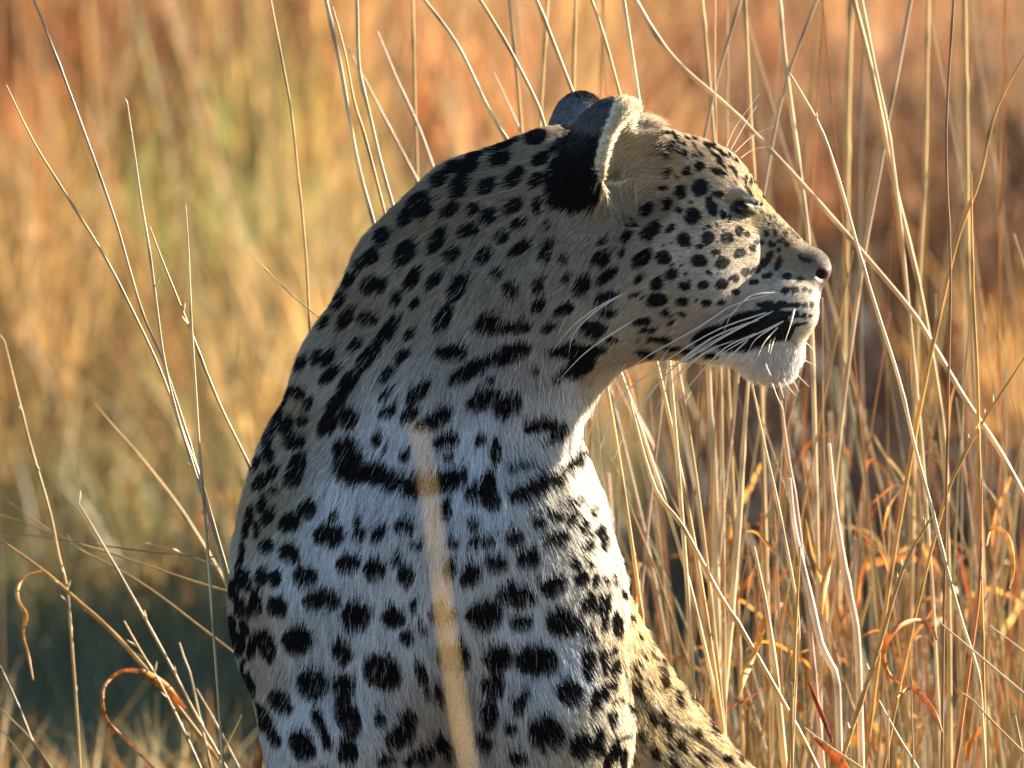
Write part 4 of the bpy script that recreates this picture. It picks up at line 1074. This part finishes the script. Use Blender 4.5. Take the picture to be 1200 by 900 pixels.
V, Q, C = merge([tall(24000, 5.6, 9.5, 1.0, .34, .62, .002, .0045, -.2, ramp=1.6), tall(26000, 9, 14, 1.0, .35, .68, .003, .006, .05), tall(30000, 13, 24, 1.0, .35, .75, .004, .009, .2), tall(16000, 23, 50, 1.3, .4, .8, .005, .011, .2)])
bx, by = scatter(900, 6.5, 15, .6)
hb = rng.uniform(.4, .8, 900); gb = np.stack([bx, by, 0 * bx - .01], -1)
keep = ~((bx > .11) & (by < 9.2)); bx, by, hb, gb = bx[keep], by[keep], hb[keep], gb[keep]; nb = len(bx)
tv, tq, tcol, _ = tubes_many(gb, gb + np.stack([rng.normal(0, .16, nb) * hb, rng.normal(0, .1, nb), hb], -1), rng.normal(0, .05, (nb, 3)) * [1, 1, 0], rng.uniform(.0015, .0034, nb), PAL[rng.choice(len(PAL), nb, p=[.34, .36, .12, .06, .08, .02, .02])] * rng.uniform(.8, 1.15, (nb, 1)), 4, 6)
V, Q, C = merge([(V, Q, C), (tv, tq, tcol)])
o = mesh_np('tall_grass', V, Q, blade_mat, C)
tag(o, 'tall golden and russet dry grass filling the blurred background', 'grass', kind='stuff')

n = 34000
x, y = scatter(n, 2.6, 9.2, 1.0)
gp = patch(x, y, 1.2, 51)
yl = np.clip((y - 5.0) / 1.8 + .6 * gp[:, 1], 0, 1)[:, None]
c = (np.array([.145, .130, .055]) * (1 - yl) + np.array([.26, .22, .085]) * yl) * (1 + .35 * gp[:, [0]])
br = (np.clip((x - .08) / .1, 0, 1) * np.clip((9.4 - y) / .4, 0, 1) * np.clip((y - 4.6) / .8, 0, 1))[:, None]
c = c * (1 - br) + np.array([.045, .026, .018]) * br  # blades darkened to brown in the hollow, its shade put into their colour
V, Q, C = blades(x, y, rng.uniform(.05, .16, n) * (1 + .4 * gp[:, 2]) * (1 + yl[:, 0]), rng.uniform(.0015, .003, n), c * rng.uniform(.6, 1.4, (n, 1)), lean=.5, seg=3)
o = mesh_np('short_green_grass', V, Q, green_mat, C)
tag(o, 'short green grass in shade behind the leopard', 'grass', kind='stuff')

n = 9000
x, y = rng.uniform(-1.2, 1.4, n), rng.uniform(-1.5, 2.8, n)
V, Q, C = blades(x, y, rng.uniform(.06, .25, n), rng.uniform(.0012, .0026, n), PAL[rng.choice(len(PAL), n, p=PR)] * rng.uniform(.5, 1, (n, 1)), lean=.5, seg=3)
o = mesh_np('low_dry_grass', V, Q, blade_mat, C)
tag(o, 'low dry grass around the place where the leopard sits', 'grass', kind='stuff')


# ------------------------------------------------------------------ a bush added outside the frame so that its shadow falls across the ground behind the leopard
def make_shade_bush(x0, y0, rad, height):
    root = bpy.data.objects.new('bush', None); sc.collection.objects.link(root); root.location = (x0, y0, 0)
    tag(root, 'unseen leafy bush added outside the frame to cast shade', 'bush')
    parts = []
    for k in range(9):
        a = k * 2.4; r = rad * (.25 + .5 * ((k * .37) % 1))
        P = catmull(np.array([[0, 0, -.05], [math.cos(a) * r * .3, math.sin(a) * r * .3, height * .35], [math.cos(a) * r, math.sin(a) * r, height * .8]]), 12)
        v, q = tube(P, np.linspace(.05, .012, 12), 6); parts.append((v, q, np.tile(np.array([.12, .08, .05]), (len(v), 1))))
    V, Q, C = merge(parts); mesh_np('trunk', V, Q, stalk_mat, C, parent=root)
    n = 26000
    u = norm(rng.normal(0, 1, (n, 3))); r = rng.random(n) ** .4
    c = u * r[:, None] * np.array([rad, rad, height * .5]) * (1 + .25 * vnoise(u * 2.2, 61)[:, [0]]) + np.array([0, 0, height * .52])
    keep = vnoise(c * 3.0, 62)[:, 0] > -.45
    c = c[keep]; n = len(c)
    a = norm(rng.normal(0, 1, (n, 3))); b = norm(np.cross(a, rng.normal(0, 1, (n, 3))))
    s = rng.uniform(.018, .04, (n, 1))
    V = np.stack([c - a * s, c + b * s * .5, c + a * s, c - b * s * .5], 1).reshape(-1, 3)
    V[:, 2] = np.maximum(V[:, 2], .02)
    Q = np.arange(4 * n).reshape(-1, 4)
    C = np.repeat(np.array([.07, .10, .035]) * rng.uniform(.6, 1.4, (n, 1)), 4, 0)
    mesh_np('crown', V, Q, green_mat, C, parent=root, smooth=False)


make_shade_bush(2.5, 5.9, 1.2, 2.0)
